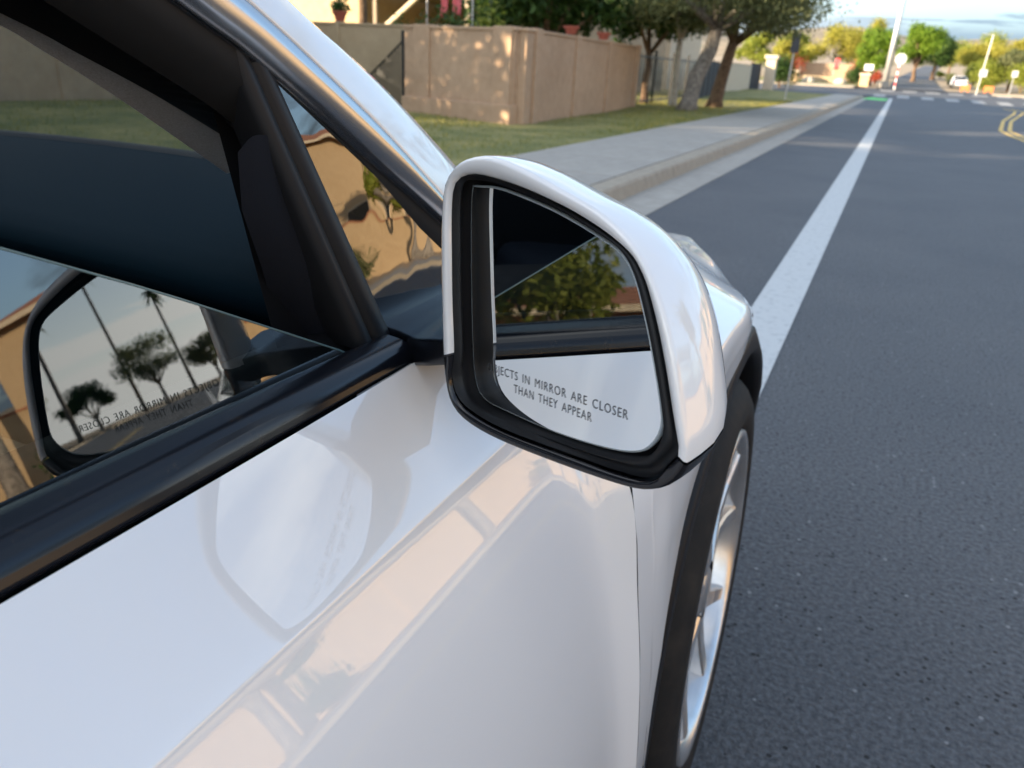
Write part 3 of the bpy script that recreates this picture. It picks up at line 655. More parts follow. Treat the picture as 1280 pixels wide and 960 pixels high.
M['leaf_dark'] = leafmat('dark_green_leaves', (0.020, 0.050, 0.012), (0.065, 0.120, 0.025))
M['leaf_olive'] = leafmat('olive_leaves', (0.100, 0.125, 0.055), (0.210, 0.220, 0.095), .45)
M['leaf_bright'] = leafmat('bright_green_leaves', (0.075, 0.160, 0.012), (0.210, 0.310, 0.030), .4)
M['leaf_yellow'] = leafmat('palo_verde_leaves', (0.260, 0.260, 0.035), (0.420, 0.380, 0.070), .45)
M['leaf_yg'] = leafmat('yellow_green_leaves', (0.160, 0.210, 0.025), (0.310, 0.330, 0.055), .45)
M['leaf_red'] = leafmat('red_blossoms', (0.35, 0.05, 0.03), (0.50, 0.13, 0.06))
M['leaf_pink'] = leafmat('pink_blossoms', (0.60, 0.16, 0.19), (0.70, 0.28, 0.30))
M['palm'] = leafmat('palm_fronds', (0.045, 0.075, 0.020), (0.09, 0.12, 0.035), 0.15)
M['galv'] = mat('galvanised_steel', (0.50, 0.50, 0.48), 0.45, metal=0.5, noise=(12, (0.42, 0.42, 0.41), 0.4, 0.7))
M['signback'] = mat('bare_sign_back', (0.55, 0.56, 0.56), 0.5, metal=0.3)
M['signdark'] = mat('dark_sign_plate', (0.03, 0.032, 0.036), 0.5)
M['red'] = mat('red_reflective', (0.60, 0.04, 0.04), 0.5)
M['white'] = mat('white_reflective', (0.75, 0.75, 0.73), 0.5)
M['orange'] = mat('orange_plastic', (0.55, 0.17, 0.05), 0.6)
M['pink'] = mat('pink_cloth', (0.70, 0.16, 0.17), 0.9)
M['rock'] = mat('pale_boulder', (0.50, 0.45, 0.36), 0.9, noise=(4, (0.38, 0.33, 0.26), 0.4, 0.7))
M['hill'] = mat('desert_hillside', (0.30, 0.24, 0.17), 1.0, noise=(0.05, (0.16, 0.14, 0.08), 0.42, 0.62), scale2=(0.012, (0.8, 0.76, 0.7)))
M['window'] = mat('dark_window_glass', (0.02, 0.025, 0.03), 0.08, spec=0.6)
M['grass'] = leafmat('grass_blades', (0.130, 0.160, 0.030), (0.370, 0.320, 0.090), 0.3)  # blades yellowed too, part of the sunlight is in their colour

def leaf_cloud(name, clumps, n, size, m, parent, aspect=0.5, seed=0, flat=0.0):
    """many small leaf quads spread over uneven clumps: clumps = [(centre, (rx, ry, rz))...]"""
    r = np.random.default_rng(seed+11); w = np.array([c[1][0]*c[1][2] for c in clumps], float); w /= w.sum()
    idx = r.choice(len(clumps), n, p=w); C = np.array([c[0] for c in clumps], float)[idx]; R = np.array([c[1] for c in clumps], float)[idx]
    d = r.normal(size=(n, 3)); d /= np.linalg.norm(d, axis=1)[:, None]
    rad = r.random(n)**0.42*(1+0.18*r.normal(size=n)); P = C+d*R*rad[:, None]
    nn = d*0.7+r.normal(size=(n, 3))*0.8+np.array([0, 0, .35]); nn /= np.linalg.norm(nn, axis=1)[:, None]
    a = np.cross(nn, r.normal(size=(n, 3))); a /= np.linalg.norm(a, axis=1)[:, None]; b = np.cross(nn, a)
    s = size*(0.6+0.8*r.random(n))[:, None]; a = a*s; b = b*s*aspect
    V = np.stack([P-a, P+b*0.9, P+a, P-b*0.9], 1).reshape(-1, 3)
    V = V-np.array(world_loc(parent))
    me = bpy.data.meshes.new(name); me.vertices.add(4*n); me.vertices.foreach_set('co', V.ravel())
    me.loops.add(4*n); me.loops.foreach_set('vertex_index', np.arange(4*n, dtype=np.int32))
    me.polygons.add(n); me.polygons.foreach_set('loop_start', np.arange(0, 4*n, 4, dtype=np.int32)); me.update(); me.validate()
    me.materials.append(m); o = bpy.data.objects.new(name, me); o.parent = parent; COL.objects.link(o); return o
def tree(name, label, base, h, rx, leaf, bark, n=5000, size=0.09, seed=1, trunk_r=0.14, trunk_h=None, lean=(0, 0), cat='tree', group=None, clumps=None, crown_z=None, rz=None, nclump=14, fork=None):
    r = random.Random(seed); t = empty(name, base); tag(t, label, cat, group)
    b = Vector(base); th = trunk_h or h*.42
    top = b+Vector((lean[0], lean[1], th)); mb = MB()
    k = [b+Vector((0, 0, -.08)), b+Vector((lean[0]*.12, lean[1]*.12, th*.12)), b+Vector((lean[0]*.35+.06*r.uniform(-1, 1), lean[1]*.35, th*.38)), b+Vector((lean[0]*.7+.07*r.uniform(-1, 1), lean[1]*.7, th*.7)), top]
    mb.tube(k, [trunk_r*1.7, trunk_r*1.12, trunk_r, trunk_r*.88, trunk_r*.75], 10)
    cz_ = crown_z if crown_z is not None else b.z+th+(h-th)*.5
    rz = rz or (b.z+h-cz_)
    if clumps is None:
        clumps = []
        for i in range(nclump):
            a = 2*PI*i/nclump*2.4+r.uniform(-.4, .4); q = r.uniform(.25, .78); zz = r.uniform(-.62, .7)
            s = math.sqrt(max(.1, 1-zz*zz))
            cr = r.uniform(.26, .42)
            clumps.append(((top.x+math.cos(a)*rx*q*s, top.y+math.sin(a)*rx*q*s, cz_+zz*rz*.85), (rx*cr, rx*cr, rz*cr*1.0)))
    for c, rr in clumps[::2]:
        c = Vector(c); mid = top.lerp(c, .5)+Vector((r.uniform(-.1, .1), r.uniform(-.1, .1), r.uniform(0, .15)))*rx*.3
        mb.tube([top-Vector((0, 0, trunk_r)), mid, top.lerp(c, .95)], [trunk_r*.55, trunk_r*.32, trunk_r*.1], 6)
    mb.build('trunk', bark, t, True)
    leaf_cloud('crown', clumps, n, size, leaf, t, seed=seed)
    return t
def shrub(name, label, base, rx, h, leaf, n=1500, size=.06, seed=1, cat='shrub', group=None):
    r = random.Random(seed); t = empty(name, base); tag(t, label, cat, group); b = Vector(base)
    mb = MB(); cl = []
    for i in range(8):
        a = 2*PI*i/8+r.uniform(-.3, .3); q = r.uniform(.1, .55)
        c = (b.x+math.cos(a)*rx*q, b.y+math.sin(a)*rx*q, b.z+h*r.uniform(.35, .72)); cl.append((c, (rx*.5, rx*.5, h*.33)))
        mb.tube([b+Vector((0, 0, -.03)), b.lerp(Vector(c), .6), c], [.03, .02, .008], 5)
    mb.build('stem', M['bark_brown'], t); leaf_cloud('foliage', cl, n, size, leaf, t, seed=seed); return t
def quad_box(p, q, th, z0, z1):
    """box standing along the ground segment p-q"""
    p, q = Vector((p[0], p[1])), Vector((q[0], q[1])); d = (q-p).normalized(); n_ = Vector((-d.y, d.x))*th/2
    poly = [(p-n_), (q-n_), (q+n_), (p+n_)]; mb = MB(); mb.prism([(v.x, v.y) for v in poly], z0, z1); return mb
def seg_wall(root, p, q, th, z0, z1, m, pil=(), cap=True, pw=.34, capm=None):
    bevel(quad_box(p, q, th, z0, z1).build('wall_panel', m, root), .012)
    P, Q = Vector((p[0], p[1])), Vector((q[0], q[1])); d = (Q-P).normalized()
    if cap:
        a = P-d*.03; b = Q+d*.03; bevel(quad_box(a, b, th+.05, z1+.001, z1+.05).build('wall_cap', capm or m, root), .01)
    for f in pil:
        c = P.lerp(Q, f); a = c-d*pw/2; b = c+d*pw/2
        bevel(quad_box(a, b, th+.09, z0, z1+.07).build('pilaster', m, root), .012)

# ---------------- walls on the car's side of the street
w1 = empty('block_wall', (-5.84, 13.08, .1)); tag(w1, 'pinkish stucco corner wall beside the lawn with two terracotta pots on top', 'wall')
seg_wall(w1, (-5.94, 13.18), (-6.53, 21.95), .20, 0, 1.60, M['stucco_pink'], (.06, .34, .64, .97), pw=.32)
seg_wall(w1, (-5.99, 13.14), (-8.50, 13.70), .20, 0, 1.597, M['stucco_pink'], (.09, .82), pw=.40)
bevel(quad_box((-5.97, 13.05), (-8.5, 13.62), .24, 0, .42).build('wall_footing', M['stucco_pink'], w1), .01)
w2 = empty('block_wall', (-13.1, 16.2, 0)); tag(w2, 'tan garden wall behind the iron gate below the sunlit house', 'wall')
seg_wall(w2, (-13.0, 16.2), (-8.6, 16.2), .20, 0, 1.70, M['stucco_tan'], (.26, .9), pw=.12)
w3 = empty('block_wall', (-13.1, 5, 0)); tag(w3, 'long tan wall behind the lawn seen through the windshield', 'wall')
seg_wall(w3, (-13.1, -6), (-13.1, 16.1), .20, 0, 1.74, M['stucco_tan'], (.2, .45, .72, .86), pw=.3)
gate = empty('iron_gate', (-8.58, 13.72, .1)); tag(gate, 'black iron gate with sloping top rail between the stucco walls', 'gate')
MB().box(-8.64, -8.57, 13.68, 13.75, .05, 1.56).build('gate_post', M['iron'], gate)
MB().tube([(-8.6, 13.75, 1.42), (-9.9, 14.3, .62)], .022, 6).build('top_rail', M['iron'], gate)
MB().tube([(-8.6, 13.75, .25), (-9.9, 14.3, .25)], .018, 6).build('bottom_rail', M['iron'], gate)
for k in range(1, 14):
    f = k/14; x = -8.6-1.3*f; y = 13.75+.55*f; MB().box(x-.011, x+.011, y-.011, y+.011, .1, 1.42-.8*f).build('gate_bar', M['iron'], gate)
def pot(loc, label, r=.15, h=.15, plant=None, group=None):
    t = empty('plant_pot', loc); tag(t, label, 'pot', group); x, y, z = loc; nn = 16
    P = [[(x+rr*math.cos(2*PI*k/nn), y+rr*math.sin(2*PI*k/nn), z+zz) for rr, zz in [(0.001, .003), (r*.62, .003), (r*.92, h*.74), (r*1.08, h*.75), (r*1.1, h), (r*.95, h), (r*.9, h*.85), (.001, h*.85)]] for k in range(nn)]
    grid('pot_body', P, M['pot'], t, False, cu=True)
    if plant: leaf_cloud('foliage', [((x, y, z+h+.1), (r*1.3, r*1.3, .16))], 260, .05, plant, t, seed=int(abs(x*100)))
    return t
pot((-6.10, 15.9, 1.672), 'squat terracotta pot on the stucco wall nearer its corner')
pot((-6.27, 18.4, 1.672), 'squat terracotta pot on the stucco wall farther from its corner')
pot((-11.86, 16.2, 1.772), 'small potted succulent on the tan wall before the sunlit house', .16, .22, M['leaf_dark'])

# ---------------- houses on the car's side
def hip_roof(root, x0, x1, y0, y1, z, rise, over=.5, m=None):
    x0 -= over; x1 += over; y0 -= over; y1 += over; mb = MB(); cx = (x0+x1)/2; cy = (y0+y1)/2
    if x1-x0 > y1-y0: k = (y1-y0)/2; a, b = (x0+k, cy), (x1-k, cy)
    else: k = (x1-x0)/2; a, b = (cx, y0+k), (cx, y1-k)
    V = [(x0, y0, z), (x1, y0, z), (x1, y1, z), (x0, y1, z), (*a, z+rise), (*b, z+rise)]
    if x1-x0 > y1-y0: F = [(0, 1, 5, 4), (1, 2, 5), (2, 3, 4, 5), (3, 0, 4), (3, 2, 1, 0)]
    else: F = [(0, 1, 4), (1, 2, 5, 4), (2, 3, 5), (3, 0, 4, 5), (3, 2, 1, 0)]
    r_ = mb.add(V, F).build('roof', m or M['rooftile'], root)
    fb = MB(); fb.box(x0-.02, x1+.02, y0-.03, y0, z-.16, z+.02); fb.box(x0-.02, x1+.02, y1, y1+.03, z-.16, z+.02); fb.box(x0-.03, x0, y0, y1, z-.16, z+.02); fb.box(x1, x1+.03, y0, y1, z-.16, z+.02)
    fb.build('fascia', M['stucco_cream'], r_)
    return r_
def window_y(root, x0, x1, y, z0, z1, s=-1):
    f = MB(); e = .07
    f.box(x0, x1, min(y, y+s*.05), max(y, y+s*.05), z0, z0+e); f.box(x0, x1, min(y, y+s*.05), max(y, y+s*.05), z1-e, z1)
    f.box(x0, x0+e, min(y, y+s*.05), max(y, y+s*.05), z0+e, z1-e); f.box(x1-e, x1, min(y, y+s*.05), max(y, y+s*.05), z0+e, z1-e)
    o = f.build('window_frame', M['stucco_cream'], root); MB().box(x0+e, x1-e, min(y, y+s*.015), max(y, y+s*.015), z0+e, z1-e).build('pane', M['window'], o)
def window_x(root, x, y0, y1, z0, z1, s=-1):
    f = MB(); e = .07; a, b = min(x, x+s*.05), max(x, x+s*.05)
    f.box(a, b, y0, y1, z0, z0+e); f.box(a, b, y0, y1, z1-e, z1); f.box(a, b, y0, y0+e, z0+e, z1-e); f.box(a, b, y1-e, y1, z0+e, z1-e)
    o = f.build('window_frame', M['stucco_cream'], root); MB().box(min(x, x+s*.015), max(x, x+s*.015), y0+e, y1-e, z0+e, z1-e).build('pane', M['window'], o)
def house(name, label, x0, x1, y0, y1, z, rise, m, group=None):
    t = empty(name, ((x0+x1)/2, (y0+y1)/2, 0)); tag(t, label, 'house', group)
    MB().box(x0, x1, y0, y1, -.05, z).build('wall', m, t); hip_roof(t, x0, x1, y0, y1, z, rise); return t
h1 = house('stucco_house', 'golden stucco house catching the sun above the tan wall', -30, -16.75, 24, 36, 5.2, 1.7, M['stucco_gold'])
window_y(h1, -27, -25.4, 24, 1.1, 2.4)
h2 = house('stucco_house', 'shaded stucco house with wooden patio brace behind the corner wall', -16.70, -10.5, 29, 40, 5.2, 1.7, M['stucco_tan'])
window_y(h2, -14.6, -13.4, 29, .9, 2.3); window_y(h2, -12.4, -11.2, 29, 0.1, 2.3)
bevel(MB().box(-16.6, -12.6, 24.2, 28.95, 2.95, 3.12).build('patio_roof', M['wood'], h2), .02)
for x in (-16.4, -12.9): MB().box(x-.08, x+.08, 24.3, 24.46, 0, 2.95).build('patio_post', M['wood'], h2)
b_ = MB(); b_.tube([(-15.95, 24.35, 2.02), (-14.65, 24.35, 2.96)], .09, 6); b_.build('patio_brace', M['stucco_cream'], h2)
def towel(x, y, z1, w, h, label):
    P = [[(x+w*(i/8-.5), y+.05*math.sin(i*1.7+k*.4), z1-h*k/7) for k in range(8)] for i in range(9)]
    o = grid('hanging_towel', P, M['pink'], None, True, solid=.012); tag(o, label, 'towel', 'pink towels'); return o
towel(-9.95, 17.6, 2.62, .16, .62, 'narrow pink cloth hanging above the corner wall, nearer the brace')
towel(-9.62, 17.6, 2.72, .22, .70, 'wider pink cloth hanging above the corner wall, nearer the dark tree')
ln = MB(); ln.tube([(-10.4, 17.6, 2.66), (-9.2, 17.6, 2.76)], .012, 5); ln.tube([(-10.4, 17.6, 0.05), (-10.4, 17.6, 2.7)], .02, 6); ln.tube([(-9.2, 17.6, 0.05), (-9.2, 17.6, 2.8)], .02, 6)
tag(ln.build('clothes_line', M['galv'], None), 'thin clothes line holding two pink cloths behind the corner wall', 'clothes line')
shrub('garden_shrub', 'dark leafy shrub rising behind the corner wall under the pink cloths', (-9.7, 16.9, 0.1), .8, 2.1, M['leaf_dark'], 1800, .06, 5)
shrub('garden_shrub', 'dark leafy shrub behind the corner wall next to the wooden brace', (-11.0, 17.4, 0.1), .6, 2.0, M['leaf_dark'], 1200, .06, 6)
shrub('garden_shrub', 'pale leafy shrub between the pink cloths and the dark tree', (-8.6, 17.5, 0.1), .7, 2.15, M['leaf_yg'], 1300, .06, 7)
h3 = house('stucco_house', 'low beige house behind the trees beyond the corner wall', -22, -11, 43, 50, 4.6, 1.4, M['stucco_cream'])
window_y(h3, -14.5, -13.0, 43, .9, 2.2); window_y(h3, -18.5, -17, 43, .9, 2.2)
h4 = house('stucco_house', 'unseen two storey tan house behind the lawn wall, added to shade the car and street', -27, -15.5, -40, -8, 7.0, 1.8, M['stucco_tan'])  # unseen house, added and made tall to shade car and road
for y in (-36, -30, -24, -18, -12): window_x(h4, -15.5, y, y+1.4, 3.6, 4.9, 1)

# ---------------- trees on the car's side
tree('garden_tree', 'dense dark green tree rising behind the corner wall', (-8.6, 20.6, .1), 4.9, 2.2, M['leaf_dark'], M['bark_brown'], 20000, .09, 3, .13, 1.4, crown_z=2.85, rz=1.7, nclump=24)
tree('garden_tree', 'smaller dark tree between the dense tree and the grey leaning trunk', (-6.9, 24.5, .1), 4.4, 1.6, M['leaf_dark'], M['bark_brown'], 10000, .085, 13, .11, 1.5, crown_z=2.9, rz=1.35)
mes = tree('mesquite_tree', 'grey leaning trunk with grey-green crown beside the sidewalk', (-4.98, 21.8, .12), 5.6, 3.2, M['leaf_olive'], M['bark_grey'], 34000, .05, 8, .20, 2.2, lean=(.50, .2), crown_z=3.35, rz=1.65, nclump=26)
tree('mesquite_tree', 'brown upright trunk with olive crown behind the leaning grey one', (-5.15, 26.3, .12), 5.6, 2.6, M['leaf_olive'], M['bark_brown'], 18000, .05, 9, .19, 2.0, lean=(.3, .3), crown_z=3.35, rz=1.5)
tree('mesquite_tree', 'slender pale trunk between the iron fence and the leaning trunk', (-5.75, 23.4, .12), 4.2, 1.4, M['leaf_olive'], M['bark_pale'], 3500, .05, 10, .10, 1.8, crown_z=3.0, rz=1.1)
tree('added_shade_tree', 'unseen tall broad tree behind the long tan wall, added to shade the road', (-16.4, 2.6, 0), 8.0, 3.3, M['leaf_olive'], M['bark_grey'], 11000, .12, 21, .2, 3.4, nclump=14, crown_z=5.9, rz=2.1)  # added shadow caster, crown kept high so sun passes to the lawn
tree('added_shade_tree', 'unseen broad tree added for road shade between the two storey house and the long tan wall', (-16.2, -4.2, 0), 8.2, 3.4, M['leaf_olive'], M['bark_grey'], 16000, .13, 25, .2, 2.2, nclump=15)  # added out of view to close a sunlit gap on the road
tree('added_shade_tree', 'unseen leafy tree at the inner corner of the long tan wall, added for dappled shade', (-15.6, 9.0, 0), 6.6, 2.7, M['leaf_olive'], M['bark_grey'], 9000, .11, 22, .16, 2.0, nclump=11)  # added out of view, throws dapples on wall and road
tree('added_shade_tree', 'open crowned tree behind the tan wall near the golden house, added to shade the road', (-15.6, 15.0, 0), 7.0, 2.6, M['leaf_olive'], M['bark_brown'], 6500, .12, 23, .16, 2.6, crown_z=4.9, rz=2.1, nclump=13)  # added to keep a band of sun off the road
tree('added_shade_tree', 'high crowned tree beside the golden house, added to shade the road', (-14.6, 21.0, 0), 7.6, 2.6, M['leaf_olive'], M['bark_brown'], 11000, .12, 24, .14, 3.4, crown_z=5.4, rz=2.1, nclump=13)  # added for road shade, crown held above the view
tree('added_shade_tree', 'unseen low leafy tree close behind the long tan wall, added to dapple the corner wall', (-14.9, 6.0, 0), 5.0, 1.9, M['leaf_olive'], M['bark_grey'], 2900, .11, 28, .12, 1.5, crown_z=3.25, rz=1.7, nclump=14)  # added out of view, sparse leaves break up sun on the corner wall
shrub('added_shade_shrub', 'tall dense shrub behind the inner corner of the tan walls, added to shade the garden wall', (-15.0, 12.6, 0), 2.0, 4.2, M['leaf_dark'], 7000, .10, 27)  # added to hold the tan garden wall in shade
# iron fence, screen, low wall, pillar along the lawn
fen = empty('iron_fence', (-6.6, 22.2, .1)); tag(fen, 'black iron fence between the corner wall and the screened fence', 'fence')
for k in range(0, 29):
    y = 22.1+k*.36; x = -6.6-.04*k*.36
    big = k % 7 == 0; w = .03 if big else .009
    MB().box(x-w, x+w, y-w, y+w, .05, 1.62 if big else 1.5).build('fence_post' if big else 'fence_bar', M['iron'], fen)
for z in (.25, 1.42): MB().tube([(-6.6, 22.1, z), (-7.0, 32.2, z)], .02, 6).build('rail', M['iron'], fen)
scr = empty('screened_fence', (-7.6, 36, .1)); tag(scr, 'dark screened fence panels behind the brown trunk', 'fence')
for k in range(6):
    a = (-7.05-.13*k*2.4, 32.4+2.4*k); b = (-7.05-.13*(k+1)*2.4, 32.4+2.4*(k+1)-.08)
    quad_box(a, b, .03, .12, 1.55).build('screen_panel', M['screen'], scr)
    MB().box(a[0]-.04, a[0]+.04, a[1]-.04, a[1]+.04, .05, 1.62).build('fence_post', M['iron'], scr)
lw = empty('garden_wall', (-9.2, 52, .1)); tag(lw, 'pale low stucco wall between the dark screen and the capped pillar', 'wall')
seg_wall(lw, (-9.0, 47.0), (-9.45, 59.0), .2, 0, 1.62, M['stucco_cream'], ())
lg = empty('screened_gate', (-9.4, 60, .1)); tag(lg, 'narrow dark gate beside the capped pillar', 'gate')
quad_box((-9.42, 59.1), (-9.2, 62.0), .05, .12, 1.8).build('screen_panel', M['screen'], lg); MB().box(-9.26, -9.16, 62.02, 62.12, .05, 1.9).build('gate_post', M['iron'], lg)
pl = empty('stone_pillar', (-8.58, 62.5, .1)); tag(pl, 'cream pillar with a wide cap next to the dark hedge', 'pillar')
bevel(MB().box(-8.92, -8.24, 62.2, 62.88, 0, 2.15).build('pillar_shaft', M['stucco_cream'], pl), .03); bevel(MB().box(-9.04, -8.12, 62.08, 63.0, 2.151, 2.42).build('pillar_cap', M['stucco_cream'], pl), .06, 3)
shrub('hedge', 'large round dark green hedge beyond the capped pillar', (-8.3, 66.5, gz(66.5)), 1.5, 2.3, M['leaf_dark'], 7000, .07, 15, 'hedge')
sg = empty('traffic_sign', (-4.51, 38.8, .12)); tag(sg, 'dark sign plate on a thin post standing in the lawn', 'sign')
MB().tube([(-4.51, 38.8, .1), (-4.45, 38.8, 2.9)], .035, 8).build('post', M['galv'], sg); bevel(MB().box(-4.63, -4.27, 38.74, 38.76, 2.05, 2.85).build('sign_plate', M['signdark'], sg), .004)

# ---------------- beyond the crossing
fs = empty('far_sidewalk', (-5, 73.3, gz(73.3))); fs['kind'] = 'structure'
P = [[(x, y, gz(y)+.14) for y in (72.75, 74.5)] for x in (-60, -40, -20, -10, -3.3)]; grid('walk_left', P, M['concrete'], fs, False)
P = [[(x, 72.7, gz(72.7)+z) for z in (-.02, .14)] for x in (-60, -20, -3.3)]; grid('curb_face', P, M['curb'], fs, False)
P = [[(x, y+(x-6)*-.25*0, gz(y)+.12) for y in (72.8, 74.0)] for x in (6.5, 20, 60)]; grid('walk_right', P, M['concrete'], fs, False)
P = [[(x, 72.75, gz(72.75)+z) for z in (-.02, .12)] for x in (6.5, 20, 60)]; grid('curb_face', P, M['curb'], fs, False)
sheet('far_lawn', -30, -3.2, 74.5, 84, .10, M['lawn'])
for x, y, hgt, lb in [(-8.45, 76.4, 1.03, 'short beige pillar at the far corner by the planter'), (-2.75, 76.2, 1.05, 'short beige pillar at the foot of the street light')]:
    t = empty('stone_pillar', (x, y, gz(y))); tag(t, lb, 'pillar', 'short far pillars'); z = gz(y)
    bevel(MB().box(x-.36, x+.36, y-.36, y+.36, z, z+hgt*.82).build('pillar_shaft', M['stucco_gold'], t), .03); bevel(MB().box(x-.43, x+.43, y-.43, y+.43, z+hgt*.82+.001, z+hgt).build('pillar_cap', M['stucco_cream'], t), .04)
plw = empty('planter_wall', (-6, 78.5, gz(78.5))); tag(plw, 'low curved beige planter wall at the far corner', 'wall'); seg_wall(plw, (-7.9, 78.4), (-4.5, 78.4), .3, gz(78.4)-.1, gz(78.4)+.55, M['stucco_tan'])
def boulder(x, y, r, label):
    bz = gz(y); rr = random.Random(int(x*31)); P = []
    for i in range(9):
        ph = PI*i/8-PI/2; P.append([(x+r*math.cos(ph)*math.cos(2*PI*j/12)*(1+.15*rr.uniform(-1, 1)), y+r*.8*math.cos(ph)*math.sin(2*PI*j/12)*(1+.15*rr.uniform(-1, 1)), bz+r*.35+r*.65*math.sin(ph)) for j in range(12)])
    o = grid('boulder', P, M['rock'], None, True, cv=True); tag(o, label, 'boulder'); return o
boulder(-7.3, 77.2, .55, 'pale boulder at the end of the planter wall by the hedge'); boulder(-4.7, 77.2, .55, 'pale boulder at the end of the planter wall by the bush')
shrub('bush', 'round green bush beside the far planter wall', (-3.75, 79.0, gz(79)), 1.05, 1.7, M['leaf_dark'], 2500, .07, 31, 'bush')
shrub('flowering_bush', 'red flowering bush behind the green bush', (-3.4, 82, gz(82)), 1.3, 2.1, M['leaf_red'], 1800, .08, 32, 'bush')
shrub('flowering_bush', 'red flowering bush at the foot of the bright green tree', (-2.0, 79.5, gz(79.5)), .6, 1.2, M['leaf_red'], 900, .07, 33, 'bush')
shrub('flowering_bush', 'orange-red flowering bush left of the far wall', (-9.6, 84, gz(84)), 1.5, 2.4, M['leaf_red'], 1200, .09, 34, 'bush')
fw = empty('garden_wall', (-7, 88, gz(88))); tag(fw, 'brown garden wall behind the planter at the far corner', 'wall'); seg_wall(fw, (-9.0, 86), (-4.2, 86), .2, gz(86)-.1, gz(86)+1.45, M['stucco_pink'])
bn = empty('red_banner', (-5.35, 80, gz(80))); tag(bn, 'red banner on a pole by the far garden wall', 'banner')
MB().tube([(-5.6, 80, gz(80)), (-5.6, 80, gz(80)+2.1)], .03, 6).build('pole', M['galv'], bn); grid('banner_cloth', [[(-5.58+.4*i/4, 80+.04*math.sin(i), gz(80)+2.05-.9*k/5) for k in range(6)] for i in range(5)], M['red'], bn, True, solid=.01)
bs = empty('notice_board', (-2.7, 77.6, gz(77.6))); tag(bs, 'small white board behind the short pillar by the street light', 'board'); MB().box(-3.0, -2.3, 77.6, 77.66, gz(77.6)+1.25, gz(77.6)+1.72).build('board', M['white'], bs); MB().tube([(-2.65, 77.7, gz(77.6)), (-2.65, 77.7, gz(77.6)+1.3)], .05, 6).build('post', M['wood'], bs)
lp = empty('street_light_pole', (-1.19, 78.5, gz(78.5))); tag(lp, 'tall tapered galvanised street light pole at the far corner', 'street light'); z = gz(78.5)
MB().tube([(-1.2, 78.5, z), (-1.15, 78.5, z+4), (-1.05, 78.5, z+9)], [.24, .20, .16], 14).build('shaft', M['galv'], lp, True); bevel(MB().box(-1.55, -.85, 78.15, 78.85, z-.1, z+.35).build('footing', M['concrete'], lp), .03)
MB().tube([(-1.05, 78.5, z+8.7), (-.2, 77.6, z+9.3), (1.2, 76, z+9.5)], [.08, .07, .05], 8).build('arm', M['galv'], lp, True); MB().box(1.0, 1.7, 75.4, 76.0, z+9.42, z+9.56).build('lamp_head', M['galv'], lp)
ss = empty('stop_sign', (-.35, 72.9, gz(72.9))); tag(ss, 'octagonal sign seen from behind on a red and white striped post', 'sign'); z = gz(72.9)+.05
for k in range(7):
    MB().box(-.40, -.30, 72.86, 72.94, z+.27*k, z+.27*(k+1)-.002).build('post_band', M['red'] if k % 2 else M['white'], ss)
MB().box(-.38, -.30, 72.88, 72.94, z+1.9, z+2.6).build('post_top', M['galv'], ss)
P = [(-.32+.42*math.cos(PI/8+PI/4*k), z+2.25+.42*math.sin(PI/8+PI/4*k)) for k in range(8)]
mesh('sign_plate', [(x, y, zz) for y in (72.95, 72.965) for x, zz in P], [tuple(range(8)), tuple(range(15, 7, -1))]+[(k, 8+k, 8+(k+1) % 8, (k+1) % 8) for k in range(8)], M['signback'], ss)
s2 = empty('traffic_sign', (5.5, 71.2, gz(71.2))); tag(s2, 'tall thin pole with a round-cornered sign back on the right verge', 'sign'); z = gz(71.2)
MB().tube([(5.45, 73.2, z), (5.62, 73.2, z+4.3)], .04, 8).build('post', M['galv'], s2); bevel(MB().box(5.33, 5.83, 73.1, 73.12, z+1.35, z+1.85).build('sign_plate', M['signback'], s2), .01); MB().tube([(5.62, 73.2, z+4.25), (4.9, 73.2, z+4.35)], .02, 6).build('arm', M['galv'], s2)
s3 = empty('traffic_sign', (7.96, 76.4, gz(76.4))); tag(s3, 'small sign on a low post among the right-hand shrubs', 'sign'); z = gz(76.4)
MB().tube([(7.96, 76.4, z), (8.0, 76.4, z+1.7)], .04, 6).build('post', M['galv'], s3); MB().box(7.8, 8.2, 76.3, 76.32, z+1.3, z+1.75).build('sign_plate', M['signback'], s3)
tree('round_tree', 'bright green rounded tree left of the street light pole', (-2.5, 81, gz(81)), 5.2, 1.75, M['leaf_bright'], M['bark_brown'], 9000, .10, 41, .16, 1.1, crown_z=gz(81)+2.95, rz=2.3, nclump=18)
tree('round_tree', 'bright green rounded tree right of the street light pole', (1.1, 95, gz(95)), 5.8, 2.55, M['leaf_bright'], M['bark_brown'], 11000, .12, 42, .2, 1.4, crown_z=gz(95)+3.35, rz=2.3, nclump=20)
tree('round_tree', 'darker rounded tree shading the far road', (3.1, 104, gz(104)), 5.6, 2.2, M['leaf_dark'], M['bark_brown'], 8000, .12, 43, .2, 1.6, crown_z=gz(104)+3.0, rz=2.0, nclump=16)
